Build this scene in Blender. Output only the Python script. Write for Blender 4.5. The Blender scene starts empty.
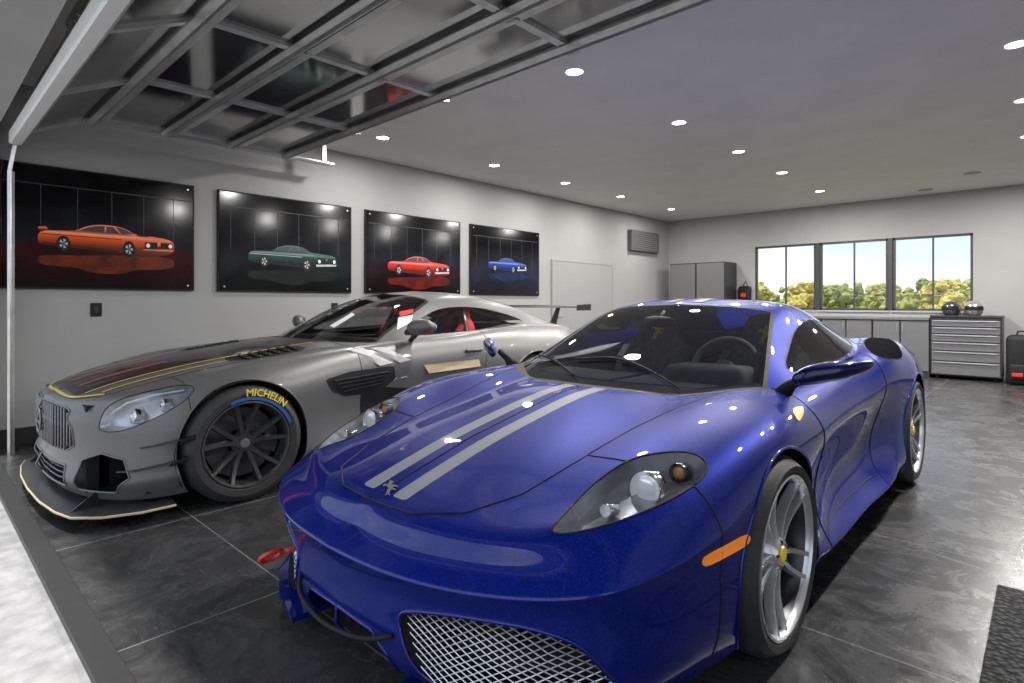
import bpy, bmesh, math, random
import numpy as np
from mathutils import Vector, Matrix
from mathutils.bvhtree import BVHTree
random.seed(4)
S=bpy.context.scene; C=S.collection
CAM=Vector((0,0,1.18)); A=math.radians(43.2); F=573.0; HX,HY=512.0,303.0
# ------------------------------------------------------------------ helpers
def link(o,parent=None):
    C.objects.link(o)
    if parent: o.parent=parent
    return o
def obj(name,bm,mat=None,parent=None,smooth=False,loc=None,free=True,autos=None):
    me=bpy.data.meshes.new(name); bm.to_mesh(me)
    if free: bm.free()
    if mat: me.materials.append(mat)
    if smooth:
        me.polygons.foreach_set('use_smooth',[True]*len(me.polygons))
        if autos:
            try: me.set_sharp_from_angle(angle=math.radians(autos))
            except Exception: pass
    o=bpy.data.objects.new(name,me)
    if loc: o.location=loc
    return link(o,parent)
def thing(name,label,cat,loc=(0,0,0),rz=0,group=None):
    o=bpy.data.objects.new(name,None); o.empty_display_size=.1; C.objects.link(o); o.location=loc; o.rotation_euler=(0,0,rz)
    o['label']=label; o['category']=cat
    if group:o['group']=group
    return o
def tag(o,label,cat,group=None):
    o['label']=label;o['category']=cat
    if group:o['group']=group
    return o
def struct(name,bm,mat,parent=None,**k):
    o=obj(name,bm,mat,parent,**k)
    if not parent:o['kind']='structure'
    return o
def NB(): return bmesh.new()
def fixn(b): bmesh.ops.recalc_face_normals(b,faces=b.faces)
def box(bm,x0,x1,y0,y1,z0,z1,bev=0,seg=2,M=None):
    r=bmesh.ops.create_cube(bm,size=1)
    vs=r['verts']
    for v in vs: v.co=Vector((x0+(v.co.x+.5)*(x1-x0),y0+(v.co.y+.5)*(y1-y0),z0+(v.co.z+.5)*(z1-z0)))
    if bev>0:
        es=list({e for v in vs for e in v.link_edges})
        rr=bmesh.ops.bevel(bm,geom=es,offset=bev,segments=seg,affect='EDGES',profile=.5)
        if M is not None:
            seen={v for f in rr['faces'] for v in f.verts}; st=list(seen)
            while st:
                v=st.pop()
                for e in v.link_edges:
                    w=e.other_vert(v)
                    if w not in seen: seen.add(w); st.append(w)
            for v in seen: v.co=M@v.co
    elif M is not None:
        for v in vs: v.co=M@v.co
    return bm
def tube(bm,pts,r,n=6,closed=False,caps=True,rs=None):
    pts=[Vector(p) for p in pts]; N=len(pts)
    if N<2:return
    rings=[]; up=None
    for i,p in enumerate(pts):
        a=pts[(i-1)%N] if (closed or i>0) else p
        b=pts[(i+1)%N] if (closed or i<N-1) else p
        t=(b-a)
        if t.length<1e-9: t=Vector((0,0,1))
        t.normalize()
        if up is None:
            up=Vector((0,0,1)) if abs(t.z)<.9 else Vector((1,0,0))
        u=up-t*up.dot(t)
        if u.length<1e-6: u=t.orthogonal()
        u.normalize(); w=t.cross(u); up=u
        rr=rs[i] if rs else r
        rings.append([bm.verts.new(p+(u*math.cos(2*math.pi*k/n)+w*math.sin(2*math.pi*k/n))*rr) for k in range(n)])
    M=N if closed else N-1
    for i in range(M):
        A_,B_=rings[i],rings[(i+1)%N]
        for k in range(n): bm.faces.new((A_[k],A_[(k+1)%n],B_[(k+1)%n],B_[k]))
    if caps and not closed:
        bm.faces.new(rings[0][::-1]); bm.faces.new(rings[-1])
def lathe(bm,prof,n=64,M=None,axis='X'):
    rings=[]
    for (a,r) in prof:
        ring=[]
        for k in range(n):
            t=2*math.pi*k/n
            if axis=='X': p=Vector((a,r*math.cos(t),r*math.sin(t)))
            else: p=Vector((r*math.cos(t),r*math.sin(t),a))
            if M is not None:p=M@p
            ring.append(bm.verts.new(p))
        rings.append(ring)
    for i in range(len(rings)-1):
        for k in range(n):
            bm.faces.new((rings[i][k],rings[i][(k+1)%n],rings[i+1][(k+1)%n],rings[i+1][k]))
    return rings
def prism(bm,pts,fn,d0,d1):
    a=[bm.verts.new(fn(u,v,d0)) for u,v in pts]; b=[bm.verts.new(fn(u,v,d1)) for u,v in pts]
    n=len(pts)
    bm.faces.new(a[::-1]); bm.faces.new(b)
    for i in range(n): bm.faces.new((a[i],a[(i+1)%n],b[(i+1)%n],b[i]))
def ball(bm,c,r,sx=1,sy=1,sz=1,u=20,v=12,M=None):
    rr=bmesh.ops.create_uvsphere(bm,u_segments=u,v_segments=v,radius=r)
    for w in rr['verts']:
        w.co=Vector((w.co.x*sx,w.co.y*sy,w.co.z*sz))
        if M is not None:w.co=M@w.co
        w.co+=Vector(c)
    return rr['verts']
# ------------------------------------------------------------------ materials
def nodemat(name):
    m=bpy.data.materials.new(name); m.use_nodes=True; nt=m.node_tree
    return m,nt,nt.nodes['Principled BSDF']
def mat(name,col,rough=.5,metal=0,coat=0,noise=0,nscale=20,bump=0,bscale=80,emit=0,spec=None):
    m,nt,b=nodemat(name)
    b.inputs['Base Color'].default_value=(*col,1); b.inputs['Roughness'].default_value=rough; b.inputs['Metallic'].default_value=metal
    b.inputs['Coat Weight'].default_value=coat; b.inputs['Coat Roughness'].default_value=.03
    if spec is not None:b.inputs['Specular IOR Level'].default_value=spec
    if emit: b.inputs['Emission Color'].default_value=(*col,1); b.inputs['Emission Strength'].default_value=emit
    tc=nt.nodes.new('ShaderNodeTexCoord')
    if noise:
        n=nt.nodes.new('ShaderNodeTexNoise'); n.inputs['Scale'].default_value=nscale; n.inputs['Detail'].default_value=6
        nt.links.new(tc.outputs['Object'],n.inputs['Vector'])
        r=nt.nodes.new('ShaderNodeValToRGB'); r.color_ramp.elements[0].position=.3; r.color_ramp.elements[1].position=.7
        r.color_ramp.elements[0].color=(*[c*(1-noise) for c in col],1); r.color_ramp.elements[1].color=(*[min(1,c*(1+noise)) for c in col],1)
        nt.links.new(n.outputs['Fac'],r.inputs['Fac']); nt.links.new(r.outputs['Color'],b.inputs['Base Color'])
    if bump:
        n=nt.nodes.new('ShaderNodeTexNoise'); n.inputs['Scale'].default_value=bscale; n.inputs['Detail'].default_value=4
        nt.links.new(tc.outputs['Object'],n.inputs['Vector'])
        bp=nt.nodes.new('ShaderNodeBump'); bp.inputs['Strength'].default_value=bump; bp.inputs['Distance'].default_value=.01
        nt.links.new(n.outputs['Fac'],bp.inputs['Height']); nt.links.new(bp.outputs['Normal'],b.inputs['Normal'])
    return m
def glassmat(name,tint,refl=1.0,base=.04,rough=0.0):
    m=bpy.data.materials.new(name); m.use_nodes=True; nt=m.node_tree; nt.nodes.clear()
    o=nt.nodes.new('ShaderNodeOutputMaterial'); mx=nt.nodes.new('ShaderNodeMixShader'); t=nt.nodes.new('ShaderNodeBsdfTransparent'); g=nt.nodes.new('ShaderNodeBsdfGlossy')
    fr=nt.nodes.new('ShaderNodeFresnel'); fr.inputs['IOR'].default_value=1.5
    ma=nt.nodes.new('ShaderNodeMath'); ma.operation='MULTIPLY_ADD'; ma.inputs[1].default_value=refl; ma.inputs[2].default_value=base; ma.use_clamp=True
    t.inputs['Color'].default_value=(*tint,1); g.inputs['Roughness'].default_value=rough; g.inputs['Color'].default_value=(1,1,1,1)
    nt.links.new(fr.outputs[0],ma.inputs[0]); nt.links.new(ma.outputs[0],mx.inputs[0]); nt.links.new(t.outputs[0],mx.inputs[1]); nt.links.new(g.outputs[0],mx.inputs[2]); nt.links.new(mx.outputs[0],o.inputs[0])
    return m
def flakepaint(name,col,hi,metal,rough,coat,scale=900,amt=.5,spec=.5):
    m,nt,b=nodemat(name)
    b.inputs['Metallic'].default_value=metal; b.inputs['Roughness'].default_value=rough; b.inputs['Coat Weight'].default_value=coat; b.inputs['Coat Roughness'].default_value=.012
    b.inputs['Specular IOR Level'].default_value=spec
    tc=nt.nodes.new('ShaderNodeTexCoord'); v=nt.nodes.new('ShaderNodeTexVoronoi'); v.inputs['Scale'].default_value=scale
    nt.links.new(tc.outputs['Object'],v.inputs['Vector'])
    r=nt.nodes.new('ShaderNodeValToRGB'); r.color_ramp.elements[0].position=1-amt; r.color_ramp.elements[0].color=(*col,1); r.color_ramp.elements[1].color=(*hi,1)
    sp=nt.nodes.new('ShaderNodeSeparateColor'); nt.links.new(v.outputs['Color'],sp.inputs[0]); nt.links.new(sp.outputs[0],r.inputs['Fac'])
    nt.links.new(r.outputs['Color'],b.inputs['Base Color'])
    return m
M={}
M['blue']=flakepaint('blue_paint',(.002,.010,.165),(.010,.036,.42),.42,.46,1.0,620,.28,.05)
M['mirrorblue']=flakepaint('dark_blue_gloss',(.002,.005,.06),(.004,.012,.14),.4,.3,1.0,620,.3,.1)
M['grey']=flakepaint('grey_paint',(.130,.129,.126),(.165,.163,.158),.3,.40,.25,500,.4)
M['stripe']=mat('silver_stripe',(.24,.255,.29),.55,.1,coat=.8)
M['stripeg']=mat('pale_grey_stripe',(.50,.50,.49),.5)
M['carbon']=mat('carbon',(.014,.014,.015),.35,.1,coat=.25,noise=.4,nscale=60)
M['matblack']=mat('matt_black',(.012,.012,.013),.6,spec=.25)
M['meshblack']=mat('black_intake_mesh',(.008,.008,.009),1,noise=.8,nscale=120,spec=0)
M['rubber']=mat('rubber',(.026,.026,.027),.62,bump=.1,noise=.2,nscale=30)
M['alu']=mat('silver_rim',(.66,.67,.69),.26,.7,noise=.06)
M['barrel']=mat('rim_barrel_dark',(.07,.07,.075),.35,.8,noise=.1)
M['blackrim']=mat('black_rim',(.07,.07,.074),.38,.5,coat=.3,noise=.2)
M['disc']=mat('brake_disc',(.20,.20,.20),.35,.8,noise=.15)
M['chrome']=mat('chrome',(.85,.86,.88),.07,1,noise=.02)
M['mesh']=mat('silver_mesh',(.60,.60,.62),.3,.8,noise=.05)
M['orange']=mat('orange_lens',(.9,.25,.02),.2,coat=1,noise=.05,emit=.25)
M['amber']=mat('amber_reflector',(.85,.38,.14),.2,.3,coat=1,noise=.05)
M['red']=mat('red_plastic',(.60,.03,.02),.4,coat=.3,noise=.1)
M['yellow']=mat('yellow',(.90,.68,.03),.4,noise=.05)
M['bluemark']=mat('blue_mark',(.02,.10,.40),.5,noise=.1)
M['gold']=mat('gold_line',(.70,.50,.12),.4,.1,noise=.05)
M['tan']=mat('tan_edge',(.50,.41,.25),.5,noise=.1)
M['white']=mat('white_mark',(.85,.85,.85),.5,noise=.03)
M['lampball']=mat('projector_glass',(.90,.94,.97),.08,.35,coat=1,emit=.12)
M['glass']=glassmat('car_glass',(.88,.91,.92),.8,.03)
M['dglass']=glassmat('dark_glass',(.28,.30,.32),1,.06)
M['lens']=glassmat('lamp_lens',(.95,.97,1),.8,.03)
M['inter']=mat('dark_interior',(.075,.075,.078),.75,noise=.25,nscale=14)
M['fabric']=mat('seat_fabric',(.19,.19,.195),.8,noise=.25,nscale=40,bump=.1)
M['redfab']=mat('red_seat_fabric',(.60,.03,.025),.75,noise=.2,nscale=30)
M['lampdark']=mat('lamp_housing',(.11,.115,.125),.25,.6,noise=.2)
M['lamphouse']=mat('silver_lamp_housing',(.46,.47,.49),.28,.55,noise=.25,nscale=12)
M['silver']=mat('satin_silver',(.55,.56,.58),.3,.85,noise=.05)
M['darkchrome']=mat('dark_chrome',(.20,.20,.21),.2,.9,noise=.05)
# ------------------------------------------------------------------ maths on shells
def proj(P):
    P=np.asarray(P,float); X=P[:,0]-CAM.x;Y=P[:,1]-CAM.y;Z=P[:,2]-CAM.z
    s,c=math.sin(A),math.cos(A)
    d=-X*s+Y*c; l=X*c+Y*s
    bad=d<.2; d=np.where(bad,1,d)
    px=HX+F*l/d; py=HY-F*Z/d
    px=np.where(bad,-9999,px)
    return np.stack([px,py],1)
def ray(px,py):
    s,c=math.sin(A),math.cos(A)
    l=(px-HX)/F; z=-(py-HY)/F
    return Vector((-s+l*c,c+l*s,z)).normalized()
def sdf(pts,poly):
    poly=np.asarray(poly,float); B=np.roll(poly,-1,0)
    d=np.full(len(pts),1e9); ins=np.zeros(len(pts),bool)
    for a,b in zip(poly,B):
        e=b-a; w=pts-a; L=(e@e)+1e-12
        t=np.clip((w@e)/L,0,1); q=w-t[:,None]*e
        d=np.minimum(d,(q*q).sum(1))
        c1=(a[1]>pts[:,1])!=(b[1]>pts[:,1])
        xi=(b[0]-a[0])*(pts[:,1]-a[1])/((b[1]-a[1]) if abs(b[1]-a[1])>1e-12 else 1e-12)+a[0]
        ins^=c1&(pts[:,0]<xi)
    d=np.sqrt(d); return np.where(ins,-d,d)
def smooth_poly(p,n=5,closed=True):
    P=[np.array(q,float) for q in p]; out=[]; N=len(P)
    rng=range(N) if closed else range(N-1)
    for i in rng:
        if closed: a,b,c,d=P[i-1],P[i],P[(i+1)%N],P[(i+2)%N]
        else: a,b,c,d=P[max(i-1,0)],P[i],P[i+1],P[min(i+2,N-1)]
        for k in range(n):
            t=k/n
            out.append(.5*((2*b)+(-a+c)*t+(2*a-5*b+4*c-d)*t*t+(-a+3*b-3*c+d)*t**3))
    if not closed: out.append(P[-1])
    return [tuple(x) for x in out]
def cc_fit(V,Fs,it=4):
    V=np.array(V,float); n=len(V); ecount={}
    for f in Fs:
        for i in range(4):
            k=tuple(sorted((f[i],f[(i+1)%4]))); ecount[k]=ecount.get(k,0)+1
    E=[set() for _ in range(n)]; D=[[] for _ in range(n)]; Bn=[[] for _ in range(n)]
    for (a,b),c in ecount.items():
        E[a].add(b);E[b].add(a)
        if c==1: Bn[a].append(b);Bn[b].append(a)
    for f in Fs:
        for i in range(4): D[f[i]].append(f[(i+2)%4])
    T=V.copy()
    for _ in range(it):
        L=np.empty_like(V)
        for i in range(n):
            if len(Bn[i])>=2: L[i]=(4*V[i]+V[Bn[i][0]]+V[Bn[i][1]])/6
            else:
                k=len(E[i]); L[i]=(k*k*V[i]+4*sum(V[j] for j in E[i])+sum(V[j] for j in D[i]))/(k*(k+5))
        V=V+(T-L)*.8
    return V
def subdiv(V,Fs,lv,cr=None):
    me=bpy.data.meshes.new('tmp'); me.from_pydata([tuple(v) for v in V],[],[tuple(f) for f in Fs]); 
    if cr:
        at=me.attributes.new('crease_edge','FLOAT','EDGE')
        for e in me.edges:
            k=(min(e.vertices),max(e.vertices))
            if k in cr: at.data[e.index].value=cr[k]
    o=bpy.data.objects.new('tmp',me); C.objects.link(o)
    m=o.modifiers.new('s','SUBSURF'); m.levels=lv; m.render_levels=lv
    dg=bpy.context.evaluated_depsgraph_get(); e=o.evaluated_get(dg); me2=bpy.data.meshes.new_from_object(e)
    bm=bmesh.new(); bm.from_mesh(me2)
    bpy.data.objects.remove(o); bpy.data.meshes.remove(me); bpy.data.meshes.remove(me2)
    return bm
def orient(bm):
    bmesh.ops.recalc_face_normals(bm,faces=bm.faces)
    top=max(bm.faces,key=lambda f:f.calc_center_median().z-abs(f.calc_center_median().x))
    if top.normal.z<0: bmesh.ops.reverse_faces(bm,faces=bm.faces)
    bm.normal_update()
def interp(keys,p):
    ks=sorted(keys)
    if p<=ks[0]:return keys[ks[0]]
    if p>=ks[-1]:return keys[ks[-1]]
    for a,b in zip(ks,ks[1:]):
        if a<=p<=b:
            t=(p-a)/(b-a); return [((1-t)*u[0]+t*w[0],(1-t)*u[1]+t*w[1]) for u,w in zip(keys[a],keys[b])]
def body_cage(plan,prof,cap,K=4,crl=()):
    P=len(plan)-1; R=P-2*K; V=[];ids={}
    def vid(key,co):
        if key not in ids: ids[key]=len(V); V.append(co)
        return ids[key]
    L=len(next(iter(prof.values())))
    ring=[[None]*(P+1) for _ in range(L)]
    for p in range(P+1):
        x,y=plan[p]
        a=plan[p-1] if p>0 else (-plan[1][0],plan[1][1]); b=plan[p+1] if p<P else (-plan[P-1][0],plan[P-1][1])
        t=Vector((b[0]-a[0],b[1]-a[1])).normalized(); nx,ny=t.y,-t.x
        pr=interp(prof,p)
        for l,(ins,z) in enumerate(pr):
            X=x-nx*ins; Yy=y-ny*ins
            if p in(0,P):X=0
            ring[l][p]=(X,Yy,z)
    def rv(l,p,s):
        x,y,z=ring[l][p]
        return vid(('r',l,p,0 if p in(0,P) else s),(x*s,y,z))
    def cv(r,c,s):
        if r==0:return rv(L-1,c,s)
        if r==R:return rv(L-1,K+R+K-c,s)
        if c==K:return rv(L-1,K+r,s)
        x,y,z=cap[r][c]
        return vid(('c',r,c,0 if c==0 else s),(x*s,y,z))
    Fs=[]
    for s in(1,-1):
        for l in range(L-1):
            for p in range(P): Fs.append((rv(l,p,s),rv(l,p+1,s),rv(l+1,p+1,s),rv(l+1,p,s)))
        for r in range(R):
            for c in range(K): Fs.append((cv(r,c,s),cv(r,c+1,s),cv(r+1,c+1,s),cv(r+1,c,s)))
    cr={}
    for (l,p0,p1,val) in crl:
        for s in(1,-1):
            for p in range(p0,p1):
                a,b=rv(l,p,s),rv(l,p+1,s); cr[(min(a,b),max(a,b))]=val
    return V,Fs,cr
def sheet_cage(rows):
    V=[];ids={};Fs=[]
    def vid(r,c,s):
        k=(r,c,0 if c==0 else s)
        if k not in ids:
            x,y,z=rows[r][c]; ids[k]=len(V); V.append((x*s,y,z))
        return ids[k]
    for s in(1,-1):
        for r in range(len(rows)-1):
            for c in range(len(rows[0])-1): Fs.append((vid(r,c,s),vid(r,c+1,s),vid(r+1,c+1,s),vid(r+1,c,s)))
    return V,Fs
def islands(fs):
    S_=set(fs); out=[]
    while S_:
        st=[S_.pop()]; comp=[st[0]]
        while st:
            f=st.pop()
            for e in f.edges:
                for g in e.link_faces:
                    if g in S_: S_.discard(g); st.append(g); comp.append(g)
        out.append(comp)
    return out
class Shell:
    def __init__(s,V,Fs,lv,origin,default,cr=None):
        V=cc_fit(V,Fs); s.bm=subdiv(V,Fs,lv,cr); orient(s.bm)
        s.o=Vector(origin); s.names=[default]; s.lay=s.bm.faces.layers.int.new('part')
        s.bvh=BVHTree.FromBMesh(s.bm)
    def pid(s,n):
        if n not in s.names:s.names.append(n)
        return s.names.index(n)
    def cut(s,f,name,allow=None,pred=None):
        bm=s.bm; bm.verts.index_update()
        vs=list(bm.verts); co=np.array([v.co[:] for v in vs]); val=f(co); val=np.where(np.abs(val)<1e-6,1e-6,val)
        cutv=set()
        for e in list(bm.edges):
            a,b=e.verts; va=val[a.index];vb=val[b.index]
            if va*vb<0:
                if max(abs(va),abs(vb))>900: continue
                t=va/(va-vb); t=min(max(t,.001),.999)
                _,w=bmesh.utils.edge_split(e,a,t); cutv.add(w)
        sgn={}
        for i,v in enumerate(vs): sgn[v]=val[i]
        fs={f_ for w in cutv for f_ in w.link_faces}
        for f_ in fs:
            cv=[v for v in f_.verts if v in cutv]
            if len(cv)==2:
                try: bmesh.utils.face_split(f_,cv[0],cv[1])
                except Exception: pass
            elif len(cv)==4:
                try:
                    nf,_=bmesh.utils.face_split(f_,cv[0],cv[1])
                    for g in(f_,nf):
                        if cv[2] in g.verts and cv[3] in g.verts: bmesh.utils.face_split(g,cv[2],cv[3]); break
                except Exception: pass
        idn=s.pid(name); al=None if allow is None else {s.pid(a) for a in allow}
        bm.normal_update()
        for f_ in bm.faces:
            tot=0
            for v in f_.verts: tot+=max(-1,min(1,sgn.get(v,0)))
            if tot<0 and (al is None or f_[s.lay] in al):
                if pred is None or pred(f_.calc_center_median(),f_.normal): f_[s.lay]=idn
    def pxf(s,poly,mirror=True,sm=True):
        pl=smooth_poly(poly,5) if sm else poly
        def f(co):
            c=co.copy()
            if mirror:c[:,0]=np.abs(c[:,0])
            p=proj(c+np.array(s.o[:])); v=sdf(p,pl)*.002
            v=np.where(p[:,0]<-9000,1000,v)
            return v
        return f
    def extract(s,parent,mats,split=(),noseam=(),seammat=None,trim=None,void='void',trimr=.006,gapr=.0024):
        bm=s.bm; bm.normal_update(); out={}
        for i,nm in enumerate(s.names):
            if nm==void: continue
            allf=[f for f in bm.faces if f[s.lay]==i]
            if not allf: continue
            comps=[]
            for side in ((1,-1) if nm in split else (0,)):
                fs=[f for f in allf if side==0 or f.calc_center_median().x*side>0]
                if not fs: continue
                isl=sorted(islands(fs),key=len,reverse=True)
                main=[isl[0]]; 
                for q in isl[1:]:
                    if len(q)>25: main.append(q)
                    else: main[0]=main[0]+q
                comps+=main
            for fs in comps:
                vm={};co=[];no=[];fl=[]
                for f in fs:
                    q=[]
                    for v in f.verts:
                        if v not in vm: vm[v]=len(co); co.append(v.co[:]); no.append(v.normal[:])
                        q.append(vm[v])
                    fl.append(q)
                me=bpy.data.meshes.new(nm); me.from_pydata(co,[],fl); me.materials.append(mats[nm])
                me.polygons.foreach_set('use_smooth',[True]*len(me.polygons))
                me.normals_split_custom_set_from_vertices(no)
                o=bpy.data.objects.new(nm,me); link(o,parent); out.setdefault(nm,[]).append(o)
        seam=[];op=[]
        vi=s.names.index(void) if void in s.names else -1; ns={s.names.index(n) for n in noseam if n in s.names}
        for e in bm.edges:
            lf=e.link_faces
            if len(lf)!=2: continue
            a,b=lf[0][s.lay],lf[1][s.lay]
            if a==b: continue
            if vi in(a,b): op.append(e)
            elif a in ns or b in ns: continue
            else: seam.append(e)
        for es,nm,mt,r in((seam,'panel_gap',seammat,gapr),(op,'opening_edge',trim,trimr)):
            if not es or mt is None: continue
            for ch,cl in chains(es):
                if len(ch)>=8:
                    b2=NB(); tube(b2,[v.co for v in ch],r,5,closed=cl); obj(nm,b2,mt,parent,smooth=True)
        s.parts=out
        return out
    def hit(s,px,py):
        d=ray(px,py); h=s.bvh.ray_cast(CAM-s.o,d)
        return (h[0],h[1]) if h[0] else (None,None)
    def patch(s,poly,name,mt,parent,off=.003,mirror=False,sm=3,label=None,ngon=False):
        pl=smooth_poly(poly,sm) if sm else poly
        pts=[]
        for x,y in pl:
            a,n=s.hit(x,y)
            if a is None: continue
            if n.dot(ray(x,y))>0:n=-n
            pts.append(a+n*off)
        if len(pts)<3:return
        cx=sum(p[0] for p in pl)/len(pl); cy=sum(p[1] for p in pl)/len(pl); ca,cn=s.hit(cx,cy)
        if ca is None: ca=sum(pts,Vector())/len(pts)
        else:
            if cn.dot(ray(cx,cy))>0:cn=-cn
            ca=ca+cn*off
        res=[]
        for sg in((1,-1) if mirror else (1,)):
            b=NB(); vs=[b.verts.new((p.x*sg,p.y,p.z)) for p in pts]
            if ngon:
                f=b.faces.new(vs); bmesh.ops.triangulate(b,faces=[f])
            else:
                c=b.verts.new((ca.x*sg,ca.y,ca.z))
                for i in range(len(vs)): b.faces.new((vs[i],vs[(i+1)%len(vs)],c))
            fixn(b)
            o=obj(name,b,mt,parent); res.append(o)
            if label:o['label']=label
        return res
    def ribbon(s,path,w,name,mt,parent,off=.003,n=40,view='top',mirror=True,label=None):
        pa=smooth_poly(path,max(2,n//len(path)),closed=False)
        for sg in((1,-1) if mirror else (1,)):
            b=NB(); prev=None
            for i,(u,v) in enumerate(pa):
                a=pa[max(i-1,0)];c=pa[min(i+1,len(pa)-1)]
                t=Vector((c[0]-a[0],c[1]-a[1])).normalized(); q=(-t.y,t.x); row=[]
                for k in(-.5,.5):
                    uu=u+q[0]*w*k; vv=v+q[1]*w*k
                    if view=='top': h=s.bvh.ray_cast(Vector((uu,vv,3)),Vector((0,0,-1)))
                    else: h=s.bvh.ray_cast(Vector((3,uu,vv)),Vector((-1,0,0)))
                    if h[0] is None: row=None;break
                    nn=h[1]
                    if view=='top' and nn.z<0 or view!='top' and nn.x<0: nn=-nn
                    p=h[0]+nn*off; row.append(b.verts.new((p.x*sg,p.y,p.z)))
                if row and prev: b.faces.new((prev[0],prev[1],row[1],row[0]))
                prev=row
            fixn(b)
            o=obj(name,b,mt,parent,smooth=True)
            if label:o['label']=label
def chains(edges):
    adj={}
    for e in edges:
        for v in e.verts: adj.setdefault(v,[]).append(e)
    used=set();out=[]
    def walk(v,e):
        ch=[v]
        while e is not None:
            used.add(e); v=e.other_vert(v); ch.append(v)
            nx=[q for q in adj[v] if q not in used]
            e=nx[0] if (len(adj[v])==2 and nx) else None
        return ch
    for v,es in adj.items():
        if len(es)!=2:
            for e in es:
                if e not in used: out.append((walk(v,e),False))
    for e in edges:
        if e not in used:
            ch=walk(e.verts[0],e)
            if ch[0]==ch[-1]: out.append((ch[:-1],True))
            else: out.append((ch,False))
    return out
def circ(cy,cz,r): return lambda co: np.hypot(co[:,1]-cy,co[:,2]-cz)-r
def polyf(poly,ax=(0,1),absx=True,sm=4):
    pl=smooth_poly(poly,sm) if sm else poly
    def f(co):
        c=co.copy()
        if absx:c[:,0]=np.abs(c[:,0])
        return sdf(c[:,list(ax)],pl)
    return f
# ------------------------------------------------------------------ wheels
def text_mesh(txt,size):
    cu=bpy.data.curves.new('t','FONT'); cu.body=txt; cu.size=size; cu.align_x='CENTER'; cu.resolution_u=2; cu.offset=size*.018
    o=bpy.data.objects.new('t',cu); C.objects.link(o); dg=bpy.context.evaluated_depsgraph_get()
    me=bpy.data.meshes.new_from_object(o.evaluated_get(dg)); vs=[v.co.copy() for v in me.vertices]; fs=[list(p.vertices) for p in me.polygons]
    bpy.data.objects.remove(o); bpy.data.meshes.remove(me); return vs,fs
def wheel(car,x,y,R,w,rr,style,rimmat,side,spin=0):
    T=Matrix.Translation((x*side,y,R))@(Matrix.Identity(4) if side>0 else Matrix.Rotation(math.pi,4,'Z'))@Matrix.Rotation(spin,4,'X')
    b=NB()
    pr=[(-w+.012,rr),(-w-.002,rr+.012),(-w-.006,(rr+R)/2),(-w+.008,R-.022),(-w+.03,R-.004)]
    for k in range(1,5):
        gx=-w+.03+(w-.06)*k/5
        pr+=[(gx-.006,R),(gx-.005,R-.008),(gx+.005,R-.008),(gx+.006,R)]
    pr+=[(-.03,R-.004),(-.008,R-.022),(.006,(rr+R)/2),(.002,rr+.012),(-.012,rr)]
    lathe(b,pr,72,T); fixn(b)
    wh=obj('wheel',b,M['rubber'],car,smooth=True,autos=35); wh['label']='black rubber tyre with its rim'
    b=NB(); lathe(b,[(-.022,rr-.014),(-.05,rr-.024),(-w*.8,rr-.03),(-w+.01,rr-.005)],72,T)
    obj('rim_barrel',b,M['barrel'],wh,smooth=True,autos=40)
    b=NB()
    lathe(b,[(-.012,rr+.002),(.0,rr+.004),(.002,rr-.004),(-.010,rr-.012),(-.022,rr-.014)],72,T)
    hx=-.022 if style=='twin' else -.045
    lathe(b,[(hx,.001),(hx,.045),(hx-.02,.062),(-.09,.07)],32,T)
    def spoke(a0,a1,w0,w1,x0,x1=-.008,th=.03):
        n=7; rows=[]
        for i in range(n):
            t=i/(n-1); r=.045+(rr-.012-.045)*t; a=a0+(a1-a0)*t; xx=x0+(x1-x0)*t-.014*math.sin(math.pi*t)
            ww=w0+(w1-w0)*t; row=[]
            for (dx,dt) in((0,-.5),(0,.5),(-th,.5),(-th,-.5)):
                k=.7 if dx==0 else 1
                row.append(b.verts.new(T@Vector((xx+dx,r*math.cos(a)-ww*dt*k*math.sin(a),r*math.sin(a)+ww*dt*k*math.cos(a)))))
            rows.append(row)
        for i in range(n-1):
            for k in range(4): b.faces.new((rows[i][k],rows[i][(k+1)%4],rows[i+1][(k+1)%4],rows[i+1][k]))
        b.faces.new(rows[0][::-1]); b.faces.new(rows[-1])
    for k in range(5):
        a=2*math.pi*k/5+.3
        if style=='twin':
            spoke(a-.24,a-.16,.024,.022,-.03); spoke(a+.24,a+.16,.024,.022,-.03)
        else:
            spoke(a-.20,a-.28,.038,.026,-.048); spoke(a+.20,a+.28,.038,.026,-.048)
    fixn(b)
    obj('rim',b,rimmat,wh,smooth=True,autos=40)
    b=NB(); lathe(b,[(hx+.006,.001),(hx+.006,.024),(hx,.028),(-.06,.030)],24,T); 
    obj('hub_cap',b,M['yellow'] if style=='twin' else M['silver'],wh,smooth=True,autos=40)
    for k in range(5):
        b=NB(); a=2*math.pi*k/5; Tm=T@Matrix.Translation((hx-.004,.043*math.cos(a),.043*math.sin(a)))
        lathe(b,[(.008,.0005),(.008,.006),(-.01,.007)],8,Tm)
        obj('wheel_bolt',b,M['darkchrome'],wh,smooth=True,autos=40)
    b=NB(); lathe(b,[(-.11,.08),(-.11,rr-.045),(-.14,rr-.045),(-.14,.08)],56,T); 
    obj('brake_disc',b,M['disc'],wh,smooth=True,autos=40)
    b=NB(); Tc=Matrix.Translation((x*side,y,R))@(Matrix.Identity(4) if side>0 else Matrix.Rotation(math.pi,4,'Z'))
    pts=[((rr-.035)*math.cos(t),(rr-.035)*math.sin(t)) for t in np.linspace(-.45,.55,8)]+[((rr-.11)*math.cos(t),(rr-.11)*math.sin(t)) for t in np.linspace(.55,-.45,8)]
    sg=1 if side>0 else -1
    prism(b,pts,lambda u,v,d:Tc@Vector((d,u*sg,v)),-.16,-.085); fixn(b)
    obj('brake_caliper',b,M['lampdark'],wh)
    return wh,T
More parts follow.
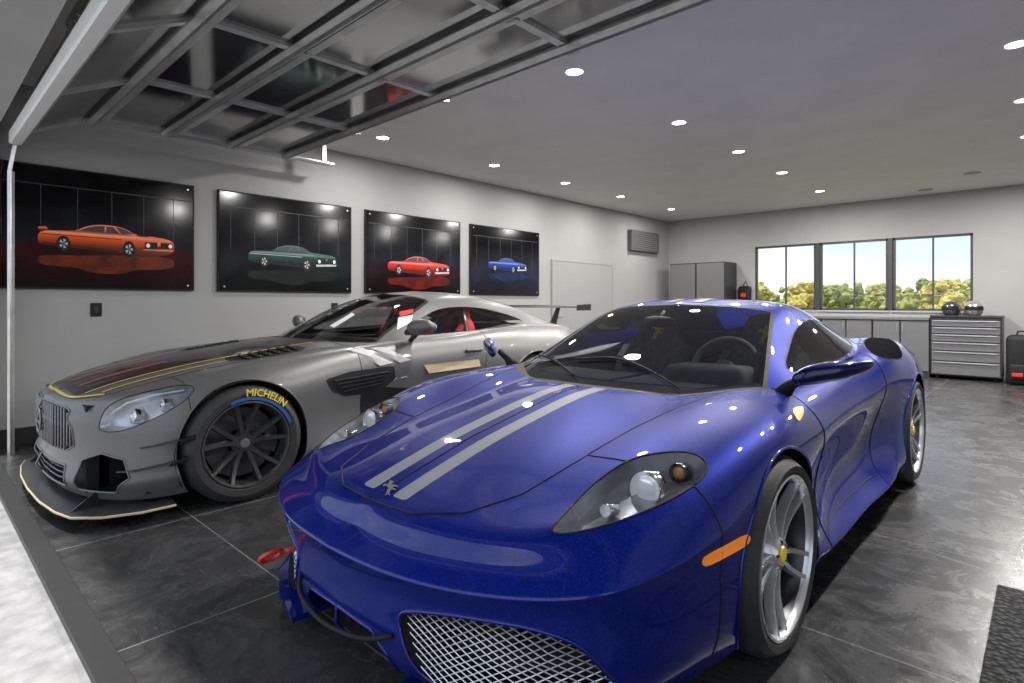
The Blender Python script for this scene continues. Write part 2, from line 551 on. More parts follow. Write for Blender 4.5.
def tyre_text(wh,T,txt,r,size,a0,mt,name='tyre_lettering'):
    vs,fs=text_mesh(txt,size); b=NB(); nv=[]
    for v in vs:
        ang=a0-v.x/r; rad=r+v.y-size*.35
        nv.append(b.verts.new(T@Vector((.0095,rad*math.cos(ang),rad*math.sin(ang)))))
    for f in fs:
        try:b.faces.new([nv[i] for i in f])
        except Exception:pass
    return obj(name,b,mt,wh)
def arch_liner(car,y,R,x0,x1):
    for s in(1,-1):
        b=NB(); n=28; ra=[];rb=[]
        for k in range(n+1):
            t=math.radians(-25)+math.radians(230)*k/n
            ra.append(b.verts.new((x1*s,y+R*math.cos(t),.33+R*math.sin(t)))); rb.append(b.verts.new((x0*s,y+R*math.cos(t),.33+R*math.sin(t))))
        for k in range(n): b.faces.new((ra[k],ra[k+1],rb[k+1],rb[k]))
        b.faces.new(rb)
        obj('wheel_arch_liner',b,M['matblack'],car,smooth=False)
def seat(car,x,y,zb,belt=None,badge=None,back=.62,trim=None,main=None):
    main=main or M['fabric']
    b=NB()
    box(b,x-.25,x+.25,y-.28,y+.22,zb,zb+.16,.05,3)
    root=obj('seat',b,main,car,smooth=True)
    Mx=Matrix.Translation((x,y+.2,zb+.1))@Matrix.Rotation(math.radians(-16),4,'X')
    out=[(-.24,0),(-.26,.25),(-.25,.42),(-.16,.52),(-.13,back),(-.08,back+.06),(.08,back+.06),(.13,back),(.16,.52),(.25,.42),(.26,.25),(.24,0)]
    b=NB(); prism(b,smooth_poly(out,3),lambda u,v,d:Mx@Vector((u,d,v)),-.05,.05); fixn(b)
    obj('seat_back',b,main,root)
    for s in(-1,1):
        b=NB(); prism(b,[(0,.02),(-.09,.05),(-.10,.35),(-.03,.45),(0,.45)],lambda u,v,d:Mx@Vector((s*.22+d,u-.03,v)),-.025,.025); fixn(b)
        obj('side_bolster',b,trim or M['fabric'],root)
    if belt:
        for s in(-1,1):
            b=NB(); box(b,s*.10-.03,s*.10+.03,-.07,-.056,.02,.5,M=Mx); obj('harness_strap',b,belt,root)
    if badge:
        b=NB(); prism(b,[(.090*u-.045,.125*v) for u,v in horse],lambda u,v,d:Mx@Vector((u,d,v+.50)),-.06,-.052); fixn(b)
        obj('seat_emblem',b,badge,root)
def steering(car,x,y,z,r,mt):
    Mx=Matrix.Translation((x,y,z))@Matrix.Rotation(math.radians(65),4,'X')
    b=NB(); tube(b,[Mx@Vector((r*math.cos(t),r*math.sin(t),0)) for t in np.linspace(0,2*math.pi,32,endpoint=False)],.016,8,closed=True)
    for t in(0,math.pi,-math.pi/2): tube(b,[Mx@Vector((.03*math.cos(t),.03*math.sin(t),0)),Mx@Vector((r*math.cos(t),r*math.sin(t),0))],.012,6)
    lathe(b,[(.03,.001),(.03,.05),(-.04,.06)],20,Mx,axis='Z'); tube(b,[Mx@Vector((0,0,-.02)),Mx@Vector((0,0,-.3))],.03,8)
    obj('steering_wheel',b,mt,car,smooth=True,autos=50)
def lamp_housing(name_obj,depth,mt):
    for o in name_obj:
        me=o.data; b=bmesh.new(); b.from_mesh(me)
        b.normal_update(); cen=sum((v.co for v in b.verts),Vector())/len(b.verts)
        inner={}
        for v in b.verts: inner[v]=v.co-v.normal*depth+(cen-v.co)*.12
        b2=NB(); vm={v:b2.verts.new(inner[v]) for v in b.verts}; top={}
        for f in b.faces:
            try:b2.faces.new([vm[v] for v in f.verts])
            except Exception: pass
        for e in b.edges:
            if len(e.link_faces)==1:
                for v in e.verts:
                    if v not in top: top[v]=b2.verts.new(v.co-v.normal*.004)
                a,c=e.verts
                try:b2.faces.new((top[a],top[c],vm[c],vm[a]))
                except Exception: pass
        b.free(); obj('lamp_housing',b2,mt,o,smooth=True,autos=40)
def lamp_unit(sh,heads,px,py,r,kind):
    p,n=sh.hit(px,py)
    if p is None:return
    for ho,s in zip(heads,(1,-1)):
        d=Vector((0,-1,.18)).normalized(); q=p-Vector((0,-1,.45)).normalized()*(.03+.3*r)
        Mx=Matrix.Translation((q.x*s,q.y,q.z))@d.to_track_quat('X','Z').to_matrix().to_4x4()
        b=NB(); lathe(b,[(-.02,r*.7),(0,r*.8),(.012,r*.98),(.016,r),(.010,r*1.06),(-.03,r*1.06)],32,Mx)
        obj('lamp_ring',b,M['chrome'] if kind!='o' else M['lampdark'],ho,smooth=True,autos=40)
        b=NB(); ball(b,(0,0,0),r*.80,sy=.6)
        for v in b.verts: v.co=v.co+Vector((q.x*s,q.y,q.z))
        obj('lamp_bulb',b,M['amber'] if kind=='o' else M['lampball'],ho,smooth=True)
horse=[(.10,.0),(.22,.06),(.26,.25),(.36,.38),(.34,.52),(.20,.60),(.05,.55),(.0,.62),(.14,.70),(.34,.68),(.42,.80),(.50,.97),(.58,.90),(.72,.86),(.76,.78),(.64,.78),(.60,.66),(.78,.66),(.98,.58),(1.0,.50),(.86,.54),(.74,.54),(.66,.46),(.84,.40),(.90,.30),(.80,.31),(.60,.36),(.50,.26),(.42,.10),(.52,.02),(.36,.0),(.33,.12),(.28,.0)]
# ================================================================== BLUE CAR
FX,FY=-1.61,1.94
FWY,RWY=.10,2.62
blue=thing('sports_car','deep metallic blue mid-engine sports car with twin silver hood stripes','car',(FX,FY,0))
plan=[(0,-1.03),(.24,-1.02),(.47,-.965),(.67,-.87),(.82,-.73),(.905,-.50),(.95,-.25),(.975,0),(.975,.28),(.945,.58),(.92,.95),(.915,1.35),(.93,1.7),(.955,2.05),(.975,2.35),(.985,2.62),(.965,2.95),(.91,3.22),(.72,3.37),(.5,3.43),(.25,3.46),(0,3.47)]
prof={0:[(.06,.12),(.02,.20),(.015,.30),(.008,.38),(0,.435),(.065,.482),(.135,.535)],
2:[(.06,.12),(.02,.20),(.015,.30),(.008,.385),(0,.44),(.065,.487),(.135,.542)],
3:[(.06,.12),(.02,.20),(.012,.31),(.006,.395),(0,.45),(.06,.50),(.135,.56)],
4:[(.05,.12),(.015,.21),(.01,.32),(.004,.41),(0,.468),(.055,.525),(.135,.585)],
5:[(.05,.12),(.01,.22),(0,.34),(0,.44),(0,.505),(.04,.575),(.12,.635)],
6:[(.04,.13),(.01,.24),(0,.36),(0,.47),(.0,.555),(.035,.64),(.125,.700)],
7:[(.04,.13),(.01,.24),(0,.37),(0,.5),(.003,.60),(.035,.70),(.135,.758)],
8:[(.04,.13),(.01,.24),(0,.37),(0,.5),(.01,.61),(.04,.715),(.15,.785)],
9:[(.05,.12),(-.01,.20),(.015,.30),(.03,.45),(.0,.60),(.02,.70),(.13,.795)],
10:[(.05,.12),(-.025,.19),(.03,.27),(.055,.42),(.005,.60),(.01,.70),(.11,.80)],
12:[(.05,.12),(-.025,.19),(.04,.28),(.065,.44),(.01,.64),(.01,.73),(.10,.85)],
13:[(.04,.13),(-.01,.22),(.01,.34),(.02,.50),(.0,.68),(.02,.80),(.11,.90)],
15:[(.04,.14),(.0,.25),(0,.38),(0,.52),(.0,.67),(.04,.82),(.17,.93)],
17:[(.08,.18),(.03,.28),(0,.40),(0,.52),(.01,.66),(.06,.78),(.15,.89)],
18:[(.15,.18),(.06,.28),(.02,.40),(0,.5),(.0,.62),(.03,.74),(.1,.88)],
21:[(.15,.18),(.06,.28),(.02,.40),(0,.5),(.0,.62),(.03,.74),(.1,.88)]}
def capgrid(ys,zs,xs):
    cap=[None]
    for Y,Z in zip(ys,zs): cap.append([(xs[c],Y[c],Z[c]) for c in range(4)])
    return cap
ys=[(-.72,-.71,-.66,-.58),(-.45,-.44,-.40,-.33),(-.15,-.14,-.11,-.05),(.12,.13,.16,.24),(.45,.46,.5,.55)]+[(y,)*4 for y in(.95,1.35,1.7,2.05,2.35,2.62,2.95)]
zs=[(.593,.591,.586,.601),(.666,.664,.658,.688),(.728,.724,.714,.755),(.772,.768,.760,.796),(.79,.79,.788,.812),(.80,.80,.80,.815),(.82,)*4,(.84,.84,.84,.855),(.88,.88,.885,.90),(.91,.91,.91,.925),(.92,.92,.92,.935),(.91,.91,.91,.92)]
V,Fs,cr=body_cage(plan,prof,capgrid(ys,zs,(0,.26,.45,.64)),crl=((4,0,6,.55),(1,8,13,.5)))
sh=Shell(V,Fs,4,(FX,FY,0),'front_bumper',cr)
sh.cut(lambda co:-(co[:,1]+.36),'front_fender')
sh.cut(lambda co:-(co[:,1]-.62),'door',['front_fender'])
sh.cut(lambda co:-(co[:,1]-1.82+.25*np.clip(.6-co[:,2],-1,1)),'rear_fender',['door'])
sh.cut(lambda co:co[:,2]-.245,'side_sill',['door'],lambda c,n:abs(c.x)>.6)
sh.cut(polyf([(0,-.895),(.2,-.88),(.35,-.80),(.43,-.64),(.47,-.4),(.50,-.1),(.56,.2),(.63,.47),(.5,.58),(0,.58)],sm=0),'hood',['front_bumper','front_fender'],lambda c,n:n.z>.3)
sh.cut(polyf([(0,.27),(.3,.31),(.55,.41),(.76,.58),(.6,.8),(0,.8)],sm=0),'cowl_panel',['hood','front_fender','door'],lambda c,n:n.z>.5)
sh.cut(polyf([(0,.46),(.45,.54),(.66,.70),(.70,1.0),(.70,1.9),(.5,2.02),(0,2.02)],sm=0),'void',None,lambda c,n:n.z>.4 and c.z>.6)
sh.cut(sh.pxf([(552,531),(568,510),(596,482),(630,460),(668,452),(695,454),(707,466),(698,482),(668,501),(625,519),(578,532)]),'headlight',['hood','front_bumper','front_fender'],lambda c,n:n.y<.4 and c.y<.3)
sh.cut(circ(FWY,.325,.362),'void',None,lambda c,n:abs(c.x)>.6)
sh.cut(circ(RWY,.341,.380),'void',None,lambda c,n:abs(c.x)>.6)
IN=[(.30,.32),(.40,.352),(.53,.368),(.66,.366),(.75,.335),(.80,.26),(.82,.19),(.76,.15),(.45,.14),(.36,.155),(.31,.24)]
sh.cut(polyf(IN,ax=(0,2)),'void',None,lambda c,n:c.y<-.5 and n.y<.1)
sh.cut(polyf([(0,.0),(.255,.0),(.235,.18),(.18,.235),(0,.245)],ax=(0,2),sm=0),'void',['front_bumper'],lambda c,n:c.y<-.5)
sh.cut(sh.pxf([(864,341),(880,336),(897,344),(902,358),(885,358),(870,352)]),'shoulder_intake',['rear_fender','door'],lambda c,n:c.y>1.2)
def stripe(co):
    x=np.abs(co[:,0]); y=co[:,1]
    return np.maximum(np.abs(x-.086)-.034,-(y+.85))
sh.cut(stripe,'stripe',['hood'],lambda c,n:n.z>.3)
pm=dict.fromkeys(['front_bumper','front_fender','door','rear_fender','side_sill','hood'],M['blue'])
pm.update(cowl_panel=M['matblack'],headlight=M['lens'],shoulder_intake=M['meshblack'],stripe=M['stripe'])
parts=sh.extract(blue,pm,split=('front_fender','door','rear_fender','side_sill','headlight','shoulder_intake','stripe'),noseam=('stripe','cowl_panel'),seammat=M['matblack'],trim=M['blue'],gapr=.0032)
lamp_housing(parts['headlight'],.05,M['lamphouse'])
for q in((640,486,.050,'w'),(674,470,.028,'o'),(602,508,.018,'w')): lamp_unit(sh,parts['headlight'],*q)
rows=[[(0,.28,.76),(.3,.32,.765),(.56,.42,.77),(.72,.54,.78),(.82,.62,.78)],
[(0,.55,.905),(.28,.58,.905),(.53,.66,.895),(.67,.76,.875),(.79,.85,.82)],
[(0,.9,1.065),(.27,.92,1.06),(.50,.98,1.04),(.62,1.06,.995),(.785,1.1,.83)],
[(0,1.2,1.165),(.27,1.22,1.162),(.48,1.27,1.14),(.59,1.33,1.085),(.785,1.35,.85)],
[(0,1.5,1.202),(.27,1.5,1.198),(.465,1.52,1.175),(.58,1.55,1.110),(.79,1.6,.87)],
[(0,1.85,1.18),(.27,1.85,1.177),(.45,1.85,1.155),(.58,1.86,1.08),(.79,1.9,.88)],
[(0,2.2,1.11),(.25,2.2,1.105),(.44,2.2,1.075),(.58,2.2,1.00),(.78,2.2,.88)],
[(0,2.6,1.01),(.25,2.6,1.005),(.42,2.6,.98),(.58,2.6,.93),(.74,2.6,.86)],
[(0,3.0,.92),(.25,3.0,.915),(.4,3.0,.90),(.56,3.0,.86),(.7,3.0,.80)]]
V,Fs=sheet_cage(rows); gh=Shell(V,Fs,4,(FX,FY,0),'roof')
def wsf(co):
    x=np.abs(co[:,0]);y=co[:,1]
    return np.maximum(y-(1.20+.25*x*x),x-(.720-.29*(y-.55)))
gh.cut(wsf,'windshield',None,lambda c,n:c.y<1.4)
gh.cut(polyf([(.90,.86),(1.08,.955),(1.33,1.045),(1.55,1.08),(1.80,1.068),(1.97,1.0),(2.02,.93),(1.5,.875)],ax=(1,2)),'side_window',['roof'],lambda c,n:abs(c.x)>.5)
gh.cut(polyf([(0,2.05),(.36,2.05),(.40,2.85),(0,2.9)],sm=0),'rear_window',['roof'])
gh.cut(lambda co:wsf(co)-.018,'windshield_surround',['roof'],lambda c,n:c.y<1.4)
gp=gh.extract(blue,dict(roof=M['blue'],windshield=M['glass'],side_window=M['dglass'],rear_window=M['dglass'],windshield_surround=M['matblack']),split=('side_window',),noseam=('windshield_surround',),seammat=M['matblack'])
for sx in(-.086,.086): gh.ribbon([(sx,1.28),(sx,1.6),(sx,1.98)],.068,'roof_stripe',M['stripe'],blue,mirror=False)
b=NB(); box(b,-.68,.68,.45,2.0,.2,.24); box(b,-.68,-.66,.45,2.0,.2,.8); box(b,.66,.68,.45,2.0,.2,.8); box(b,-.68,.68,1.95,2.0,.2,.98); box(b,-.68,.68,.42,.46,.2,.76)
obj('cabin_floor',b,M['inter'],blue)
b=NB(); box(b,-.68,.68,.46,.90,.60,.79,.04,3); dash=obj('dashboard',b,M['inter'],blue,smooth=True,autos=50)
b=NB(); box(b,.17,.57,.72,.95,.76,.87,.04,3); obj('instrument_hood',b,M['inter'],dash,smooth=True)
b=NB(); box(b,-.13,.13,.8,1.7,.24,.62,.04,2); obj('centre_console',b,M['inter'],blue,smooth=True)
steering(blue,.37,1.0,.83,.175,M['inter'])
for sx in(-.36,.36): seat(blue,sx,1.32,.34,badge=M['yellow'])
b=NB(); ball(b,(0,.98,1.075),.055,sx=1.9,sy=.5,sz=.6); tube(b,[(0,.98,1.08),(0,1.05,1.13)],.01)
obj('rear_view_mirror',b,M['matblack'],blue,smooth=True)
for s in(1,-1):
    b=NB()
    vs=ball(b,(0,0,0),1,u=24,v=14)
    for v in vs:
        x,y,z=v.co
        sq=lambda t:math.copysign(abs(t)**.8,t)
        v.co=Vector((s*(.975+sq(x)*.125),.62+y*(.06 if y<0 else .03)+x*.10,.905+sq(z)*(.040-.010*x)+x*.032))
    mh=obj('door_mirror',b,M['mirrorblue'],blue,smooth=True)
    b=NB(); vs=ball(b,(0,0,0),1,u=20,v=12)
    for v in vs:
        x,y,z=v.co; v.co=Vector((s*(.975+x*.108),.654+y*.004+x*.10,.905+z*.033+x*.030))
    obj('mirror_glass',b,M['chrome'],mh,smooth=True)
    b=NB(); tube(b,[(s*.78,.62,.79),(s*.82,.61,.84),(s*.89,.61,.880)],.02,8,rs=[.040,.024,.018]); obj('mirror_arm',b,M['matblack'],mh,smooth=True)
for (a,bb,c) in (((.42,.40),(.10,.50),(-.22,.50)),((-.12,.36),(-.4,.52),(-.58,.62))):
    b=NB(); pts=[]
    for (x,y) in smooth_poly([a,bb,c],6,False):
        h=gh.bvh.ray_cast(Vector((x,y,3)),Vector((0,0,-1)))
        z=h[0].z if h[0] else .8
        h2=sh.bvh.ray_cast(Vector((x,y,3)),Vector((0,0,-1))); z=max(z,h2[0].z if h2[0] else 0)
        pts.append((x,y,z+.014))
    tube(b,pts,.0055,6); obj('wiper',b,M['matblack'],blue,smooth=True)
def planY(x,pl=plan):
    x=abs(x)
    for (a,b_) in zip(pl,pl[1:]):
        if a[0]<=x<=b_[0]: t=(x-a[0])/(b_[0]-a[0]); return a[1]+(b_[1]-a[1])*t
    return pl[4][1]
inpoly=smooth_poly(IN,4)
for s in(1,-1):
    b=NB(); sp=.020
    for dirn in(1,-1):
        for k in range(-50,95):
            c=k*sp
            xs=np.arange(.27,.84,.008)
            zz=(c+dirn*(xs-.27)*.60)
            ins=sdf(np.stack([xs,zz],1),inpoly)<.004
            run=[]
            for x,z,i in zip(xs,zz,ins):
                if i: run.append((s*x,planY(x)+.040+.003*dirn,z))
                else:
                    if len(run)>1: tube(b,[run[0],run[len(run)//2],run[-1]] if len(run)>2 else run,.0019,4)
                    run=[]
            if len(run)>1: tube(b,[run[0],run[-1]],.0019,4)
    obj('intake_grille',b,M['mesh'],blue)
    b=NB(); prev=None;first=None
    for x,z in inpoly:
        r_=(b.verts.new((s*x,planY(x)+.018,z)),b.verts.new((s*(.55+(x-.55)*.9),planY(x)+.16,.26+(z-.26)*.9)))
        if prev:b.faces.new((prev[0],prev[1],r_[1],r_[0]))
        else:first=r_
        prev=r_
    b.faces.new((prev[0],prev[1],first[1],first[0])); 
    b.verts.ensure_lookup_table(); b.faces.new([b.verts[i] for i in range(1,len(b.verts),2)])
    obj('intake_duct',b,M['matblack'],blue)
    b=NB(); out=[(s*.27,-1.03),(s*.47,-.985),(s*.67,-.89),(s*.82,-.75),(s*.86,-.62),(s*.6,-.55),(s*.27,-.7)]
    prism(b,out,lambda u,v,d:Vector((u,v,d)),.09,.108); fixn(b)
    obj('front_splitter',b,M['blue'],blue)
b=NB(); box(b,-.58,.58,-.60,3.3,.19,.22); obj('underbody',b,M['matblack'],blue)
b=NB(); box(b,-.82,.82,.50,2.12,.13,.17); obj('underbody',b,M['matblack'],blue)
b=NB(); box(b,-.55,.55,-.8,.4,.24,.5); obj('front_bulkhead',b,M['matblack'],blue)
b=NB(); box(b,-.55,.55,2.1,3.3,.24,.7); obj('rear_bulkhead',b,M['matblack'],blue)
b=NB(); pts=smooth_poly([(-.27,-1.0,.25),(-.18,-1.045,.225),(0,-1.065,.212),(.18,-1.045,.225),(.27,-1.0,.25)],4,False)
tube(b,pts,.008,8); obj('bumper_guard_bar',b,M['matblack'],blue,smooth=True)
b=NB(); ring=[(-.50+.02*math.sin(t),-1.00+.04*math.cos(t),.24+.022*math.sin(t)) for t in np.linspace(0,6.283,20,endpoint=False)]
tube(b,ring,.009,8,closed=True); tube(b,[(-.50,-.96,.24),(-.50,-.86,.24)],.01,8); obj('tow_hook',b,M['red'],blue,smooth=True)
sh.patch([(703,557),(724,545),(746,534),(748,543),(727,556),(705,566)],'side_marker',M['orange'],blue,mirror=True)
sh.patch([(793,409),(802,407),(803,414),(799,421),(795,417)],'shield_emblem',M['yellow'],blue,mirror=True)
sh.patch([(383+15*u,496-16*v) for u,v in horse],'horse_emblem',M['silver'],blue,sm=0,off=.004,ngon=True)
arch_liner(blue,FWY,.368,.60,.95); arch_liner(blue,RWY,.388,.56,.95)
for s in(1,-1):
    wheel(blue,.972,FWY,.330,.235,.264,'twin',M['alu'],s,spin=.5)
    wheel(blue,.975,RWY,.343,.285,.270,'twin',M['alu'],s,spin=.1)
for s in(1,-1):
    for k,x in enumerate((.62,.80)):
        b=NB(); Mx=Matrix.Translation((s*x,3.40-.1*k,.76))@Matrix.Rotation(math.pi/2,4,'Z'); lathe(b,[(.03,.001),(.03,.06),(-.02,.07)],24,Mx); obj('tail_lamp',b,M['red'],blue,smooth=True,autos=40)
# ================================================================== GREY CAR
GX,GY=-4.42,1.40
grey=thing('race_coupe','matt grey front-engine race coupe with black hood, gold pinstripes and rear wing','car',(GX,GY,0))
plan2=[(0,-.83),(.27,-.82),(.52,-.775),(.73,-.69),(.87,-.56),(.94,-.38),(.965,-.2),(.975,0),(.97,.28),(.94,.6),(.92,1.0),(.92,1.4),(.925,1.8),(.945,2.15),(.975,2.45),(.98,2.7),(.96,3.05),(.9,3.35),(.72,3.56),(.5,3.65),(.25,3.69),(0,3.70)]
prof2={0:[(.05,.12),(.0,.22),(.02,.33),(.01,.44),(0,.545),(.05,.625)],
2:[(.05,.12),(.0,.22),(.02,.33),(.01,.44),(0,.545),(.06,.625)],
3:[(.05,.12),(.0,.22),(.01,.33),(.01,.44),(.01,.55),(.08,.63)],
4:[(.05,.12),(.0,.22),(.0,.33),(.01,.45),(.03,.56),(.11,.65)],
5:[(.05,.12),(.0,.23),(0,.34),(0,.47),(.03,.60),(.12,.70)],
6:[(.05,.13),(.0,.24),(0,.36),(0,.49),(.025,.63),(.12,.745)],
7:[(.05,.13),(.0,.24),(0,.37),(0,.52),(.02,.67),(.12,.785)],
8:[(.05,.13),(.0,.24),(0,.37),(0,.53),(.02,.69),(.13,.81)],
9:[(.04,.13),(0,.22),(.02,.36),(.02,.52),(.015,.70),(.10,.835)],
10:[(.04,.13),(-.01,.22),(.03,.36),(.03,.52),(.01,.71),(.08,.86)],
12:[(.04,.13),(-.01,.22),(.03,.37),(.03,.54),(.01,.74),(.08,.90)],
13:[(.04,.14),(0,.24),(.01,.38),(0,.56),(.01,.77),(.10,.93)],
15:[(.04,.15),(.0,.26),(0,.40),(0,.58),(.03,.80),(.15,.96)],
17:[(.08,.18),(.03,.28),(0,.42),(0,.6),(.04,.79),(.13,.93)],
18:[(.12,.18),(.05,.3),(.01,.45),(0,.6),(.03,.78),(.09,.92)],
21:[(.12,.18),(.05,.3),(.01,.45),(0,.6),(.03,.78),(.09,.92)]}
ys=[(-.62,-.61,-.57,-.48),(-.4,-.39,-.36,-.26),(-.1,-.1,-.08,-.02),(.22,.22,.24,.27),(.58,.58,.58,.6)]+[(y,)*4 for y in(1.0,1.4,1.8,2.15,2.45,2.7,3.05)]
zs=[(.69,.69,.685,.685),(.75,.745,.735,.74),(.805,.80,.785,.79),(.85,.845,.825,.825),(.89,.885,.87,.855),(.915,.91,.90,.88),(.90,)*4,(.91,)*4,(.94,)*4,(.965,)*4,(.975,)*4,(.965,)*4]
V,Fs,cr=body_cage(plan2,prof2,capgrid(ys,zs,(0,.27,.50,.72)),crl=((1,0,13,.4),(4,0,3,.4)))
sg=Shell(V,Fs,4,(GX,GY,0),'front_bumper',cr)
sg.cut(lambda co:-(co[:,1]+.30),'front_fender')
sg.cut(lambda co:-(co[:,1]-.80),'door',['front_fender'])
sg.cut(lambda co:-(co[:,1]-2.0+.2*np.clip(.7-co[:,2],-1,1)),'rear_fender',['door'])
sg.cut(lambda co:co[:,2]-.235,'side_sill',['door'],lambda c,n:abs(c.x)>.6)
sg.cut(polyf([(.80,.2),(.80,.60),(1.2,.54),(2.1,.50),(2.1,.2)],ax=(1,2),sm=0),'lower_door_panel',['door'],lambda c,n:abs(c.x)>.6)
sg.cut(polyf([(0,-.755),(.4,-.72),(.58,-.58),(.62,-.2),(.66,.3),(.70,.85),(.5,.95),(0,.95)],sm=0),'hood',['front_bumper','front_fender'],lambda c,n:n.z>.3)
sg.cut(polyf([(0,.68),(.3,.72),(.56,.84),(.78,1.08),(.6,1.2),(0,1.1)],sm=0),'cowl_panel',['hood','front_fender','door'],lambda c,n:n.z>.5)
sg.cut(polyf([(0,.9),(.45,1.0),(.66,1.2),(.70,1.5),(.70,2.3),(.5,2.9),(0,2.9)],sm=0),'void',None,lambda c,n:n.z>.4 and c.z>.6)
sg.cut(sg.pxf([(99,427),(106,409),(122,399),(150,391),(184,385),(194,390),(180,404),(155,418),(128,429),(108,432)]),'headlight',['hood','front_bumper','front_fender'],lambda c,n:c.y<.3)
sg.cut(circ(0,.345,.378),'void',None,lambda c,n:abs(c.x)>.6)
sg.cut(circ(2.63,.35,.392),'void',None,lambda c,n:abs(c.x)>.6)
G1=[(0,.36),(.45,.365),(.53,.40),(.55,.50),(.50,.585),(.42,.60),(0,.605)]
sg.cut(polyf(G1,ax=(0,2),sm=0),'void',None,lambda c,n:c.y<-.4 and n.y<0)
G2=[(0,.17),(.46,.17),(.50,.22),(.46,.285),(0,.29)]
sg.cut(polyf(G2,ax=(0,2),sm=0),'void',None,lambda c,n:c.y<-.4 and n.y<0)
G3=[(.58,.17),(.80,.17),(.87,.25),(.84,.35),(.74,.38),(.60,.33)]
sg.cut(polyf(G3,ax=(0,2),sm=0),'void',None,lambda c,n:c.y<-.4 and n.y<0)
sg.cut(sg.pxf([(326,380),(350,372),(394,366),(395,378),(380,392),(345,396),(332,391)],sm=False),'side_vent',['front_fender','door','lower_door_panel'],lambda c,n:c.y>.2)
sg.cut(lambda co:np.maximum(np.abs(co[:,0])-(.40+.06*co[:,1]),-(co[:,1]+.72)),'hood_stripe',['hood'])
sg.cut(polyf([(.40,.08),(.60,.12),(.64,.50),(.45,.55)],sm=2),'hood_vent',['hood','hood_stripe'])
gm=dict.fromkeys(['front_bumper','front_fender','door','rear_fender','side_sill','hood'],M['grey'])
gm.update(cowl_panel=M['matblack'],headlight=M['lens'],side_vent=M['matblack'],hood_stripe=M['carbon'],hood_vent=M['matblack'],side_sill=M['carbon'],lower_door_panel=M['carbon'])
parts=sg.extract(grey,gm,split=('front_fender','door','rear_fender','side_sill','headlight','side_vent','hood_vent','lower_door_panel'),noseam=('hood_stripe','cowl_panel','hood_vent','lower_door_panel'),seammat=M['matblack'],trim=M['grey'])
lamp_housing(parts['headlight'],.05,M['lamphouse'])
for q in((128,414,.040,'w'),(158,402,.03,'w')): lamp_unit(sg,parts['headlight'],*q)
for ho,s in zip(parts['headlight'],(1,-1)):
    b=NB(); pts=[]
    for px,py in((108,412),(124,401),(152,393),(182,388)):
        p,n=sg.hit(px,py)
        if p: pts.append((p.x*s,p.y+.012,p.z-.014))
    tube(b,pts,.006,6); obj('daytime_light_bar',b,M['white'],ho,smooth=True)
for s in(1,-1):
    for k in range(6):
        y=.16+k*.065; b=NB(); pts=[]
        for x in np.linspace(.43,.60,5):
            h=sg.bvh.ray_cast(Vector((x,y,3)),Vector((0,0,-1))); pts.append((s*x,y,h[0].z+.007))
        tube(b,pts,.009,6); obj('vent_louvre',b,M['carbon'],grey,smooth=True)
rows=[[(0,.70,.885),(.3,.74,.885),(.57,.86,.88),(.74,1.04,.87),(.84,1.15,.85)],
[(0,1.0,1.035),(.28,1.03,1.03),(.53,1.12,1.015),(.665,1.24,.985),(.80,1.35,.88)],
[(0,1.3,1.17),(.26,1.32,1.165),(.48,1.38,1.14),(.60,1.48,1.09),(.795,1.58,.90)],
[(0,1.6,1.255),(.26,1.62,1.25),(.46,1.66,1.22),(.575,1.72,1.16),(.795,1.8,.91)],
[(0,1.95,1.285),(.26,1.95,1.28),(.45,1.95,1.25),(.57,1.98,1.18),(.79,2.05,.93)],
[(0,2.35,1.265),(.26,2.35,1.26),(.44,2.35,1.23),(.56,2.36,1.155),(.78,2.4,.94)],
[(0,2.75,1.20),(.25,2.75,1.195),(.42,2.75,1.165),(.55,2.75,1.10),(.74,2.75,.95)],
[(0,3.1,1.11),(.24,3.1,1.105),(.4,3.1,1.08),(.53,3.1,1.03),(.70,3.1,.94)],
[(0,3.5,.98),(.22,3.5,.975),(.38,3.5,.96),(.5,3.5,.94),(.62,3.5,.89)]]
V,Fs=sheet_cage(rows); gg=Shell(V,Fs,4,(GX,GY,0),'roof')
def wsg(co):
    x=np.abs(co[:,0]);y=co[:,1]
    return np.maximum(y-(1.60+.25*x*x),x-(.70-.28*(y-1.05)))
gg.cut(wsg,'windshield',None,lambda c,n:c.y<1.75)
gg.cut(polyf([(1.30,.93),(1.48,1.03),(1.72,1.12),(1.98,1.145),(2.3,1.125),(2.6,1.06),(2.72,1.0),(2.4,.965),(1.8,.935)],ax=(1,2)),'side_window',['roof'],lambda c,n:abs(c.x)>.5)
gg.cut(polyf([(0,2.5),(.36,2.5),(.36,3.3),(0,3.3)],sm=0),'rear_window',['roof'])
gg.cut(lambda co:wsg(co)-.02,'windshield_surround',['roof'],lambda c,n:c.y<1.75)
gg.extract(grey,dict(roof=M['grey'],windshield=M['glass'],side_window=M['glass'],rear_window=M['dglass'],windshield_surround=M['matblack']),split=('side_window',),noseam=('windshield_surround',),seammat=M['matblack'])
b=NB()
for s in(1,-1):
    tube(b,[(s*.66,2.0,.3),(s*.62,2.05,.95),(s*.50,2.1,1.18),(s*.2,2.1,1.22)],.022,8); tube(b,[(s*.50,2.1,1.17),(s*.42,3.0,.9)],.02,8)
tube(b,[(-.5,2.1,1.19),(.5,2.1,1.19)],.022,8); tube(b,[(-.62,2.06,.95),(.62,2.06,.95)],.02,8); tube(b,[(-.6,2.07,.5),(.48,2.1,1.17)],.02,8)
obj('roll_cage',b,M['lampdark'],grey,smooth=True)
b=NB(); box(b,-.68,.68,.9,2.9,.2,.24); box(b,-.7,-.68,.9,2.9,.2,.88); box(b,.68,.7,.9,2.9,.2,.88); box(b,-.68,.68,.88,.92,.2,.86)
obj('cabin_floor',b,M['inter'],grey)
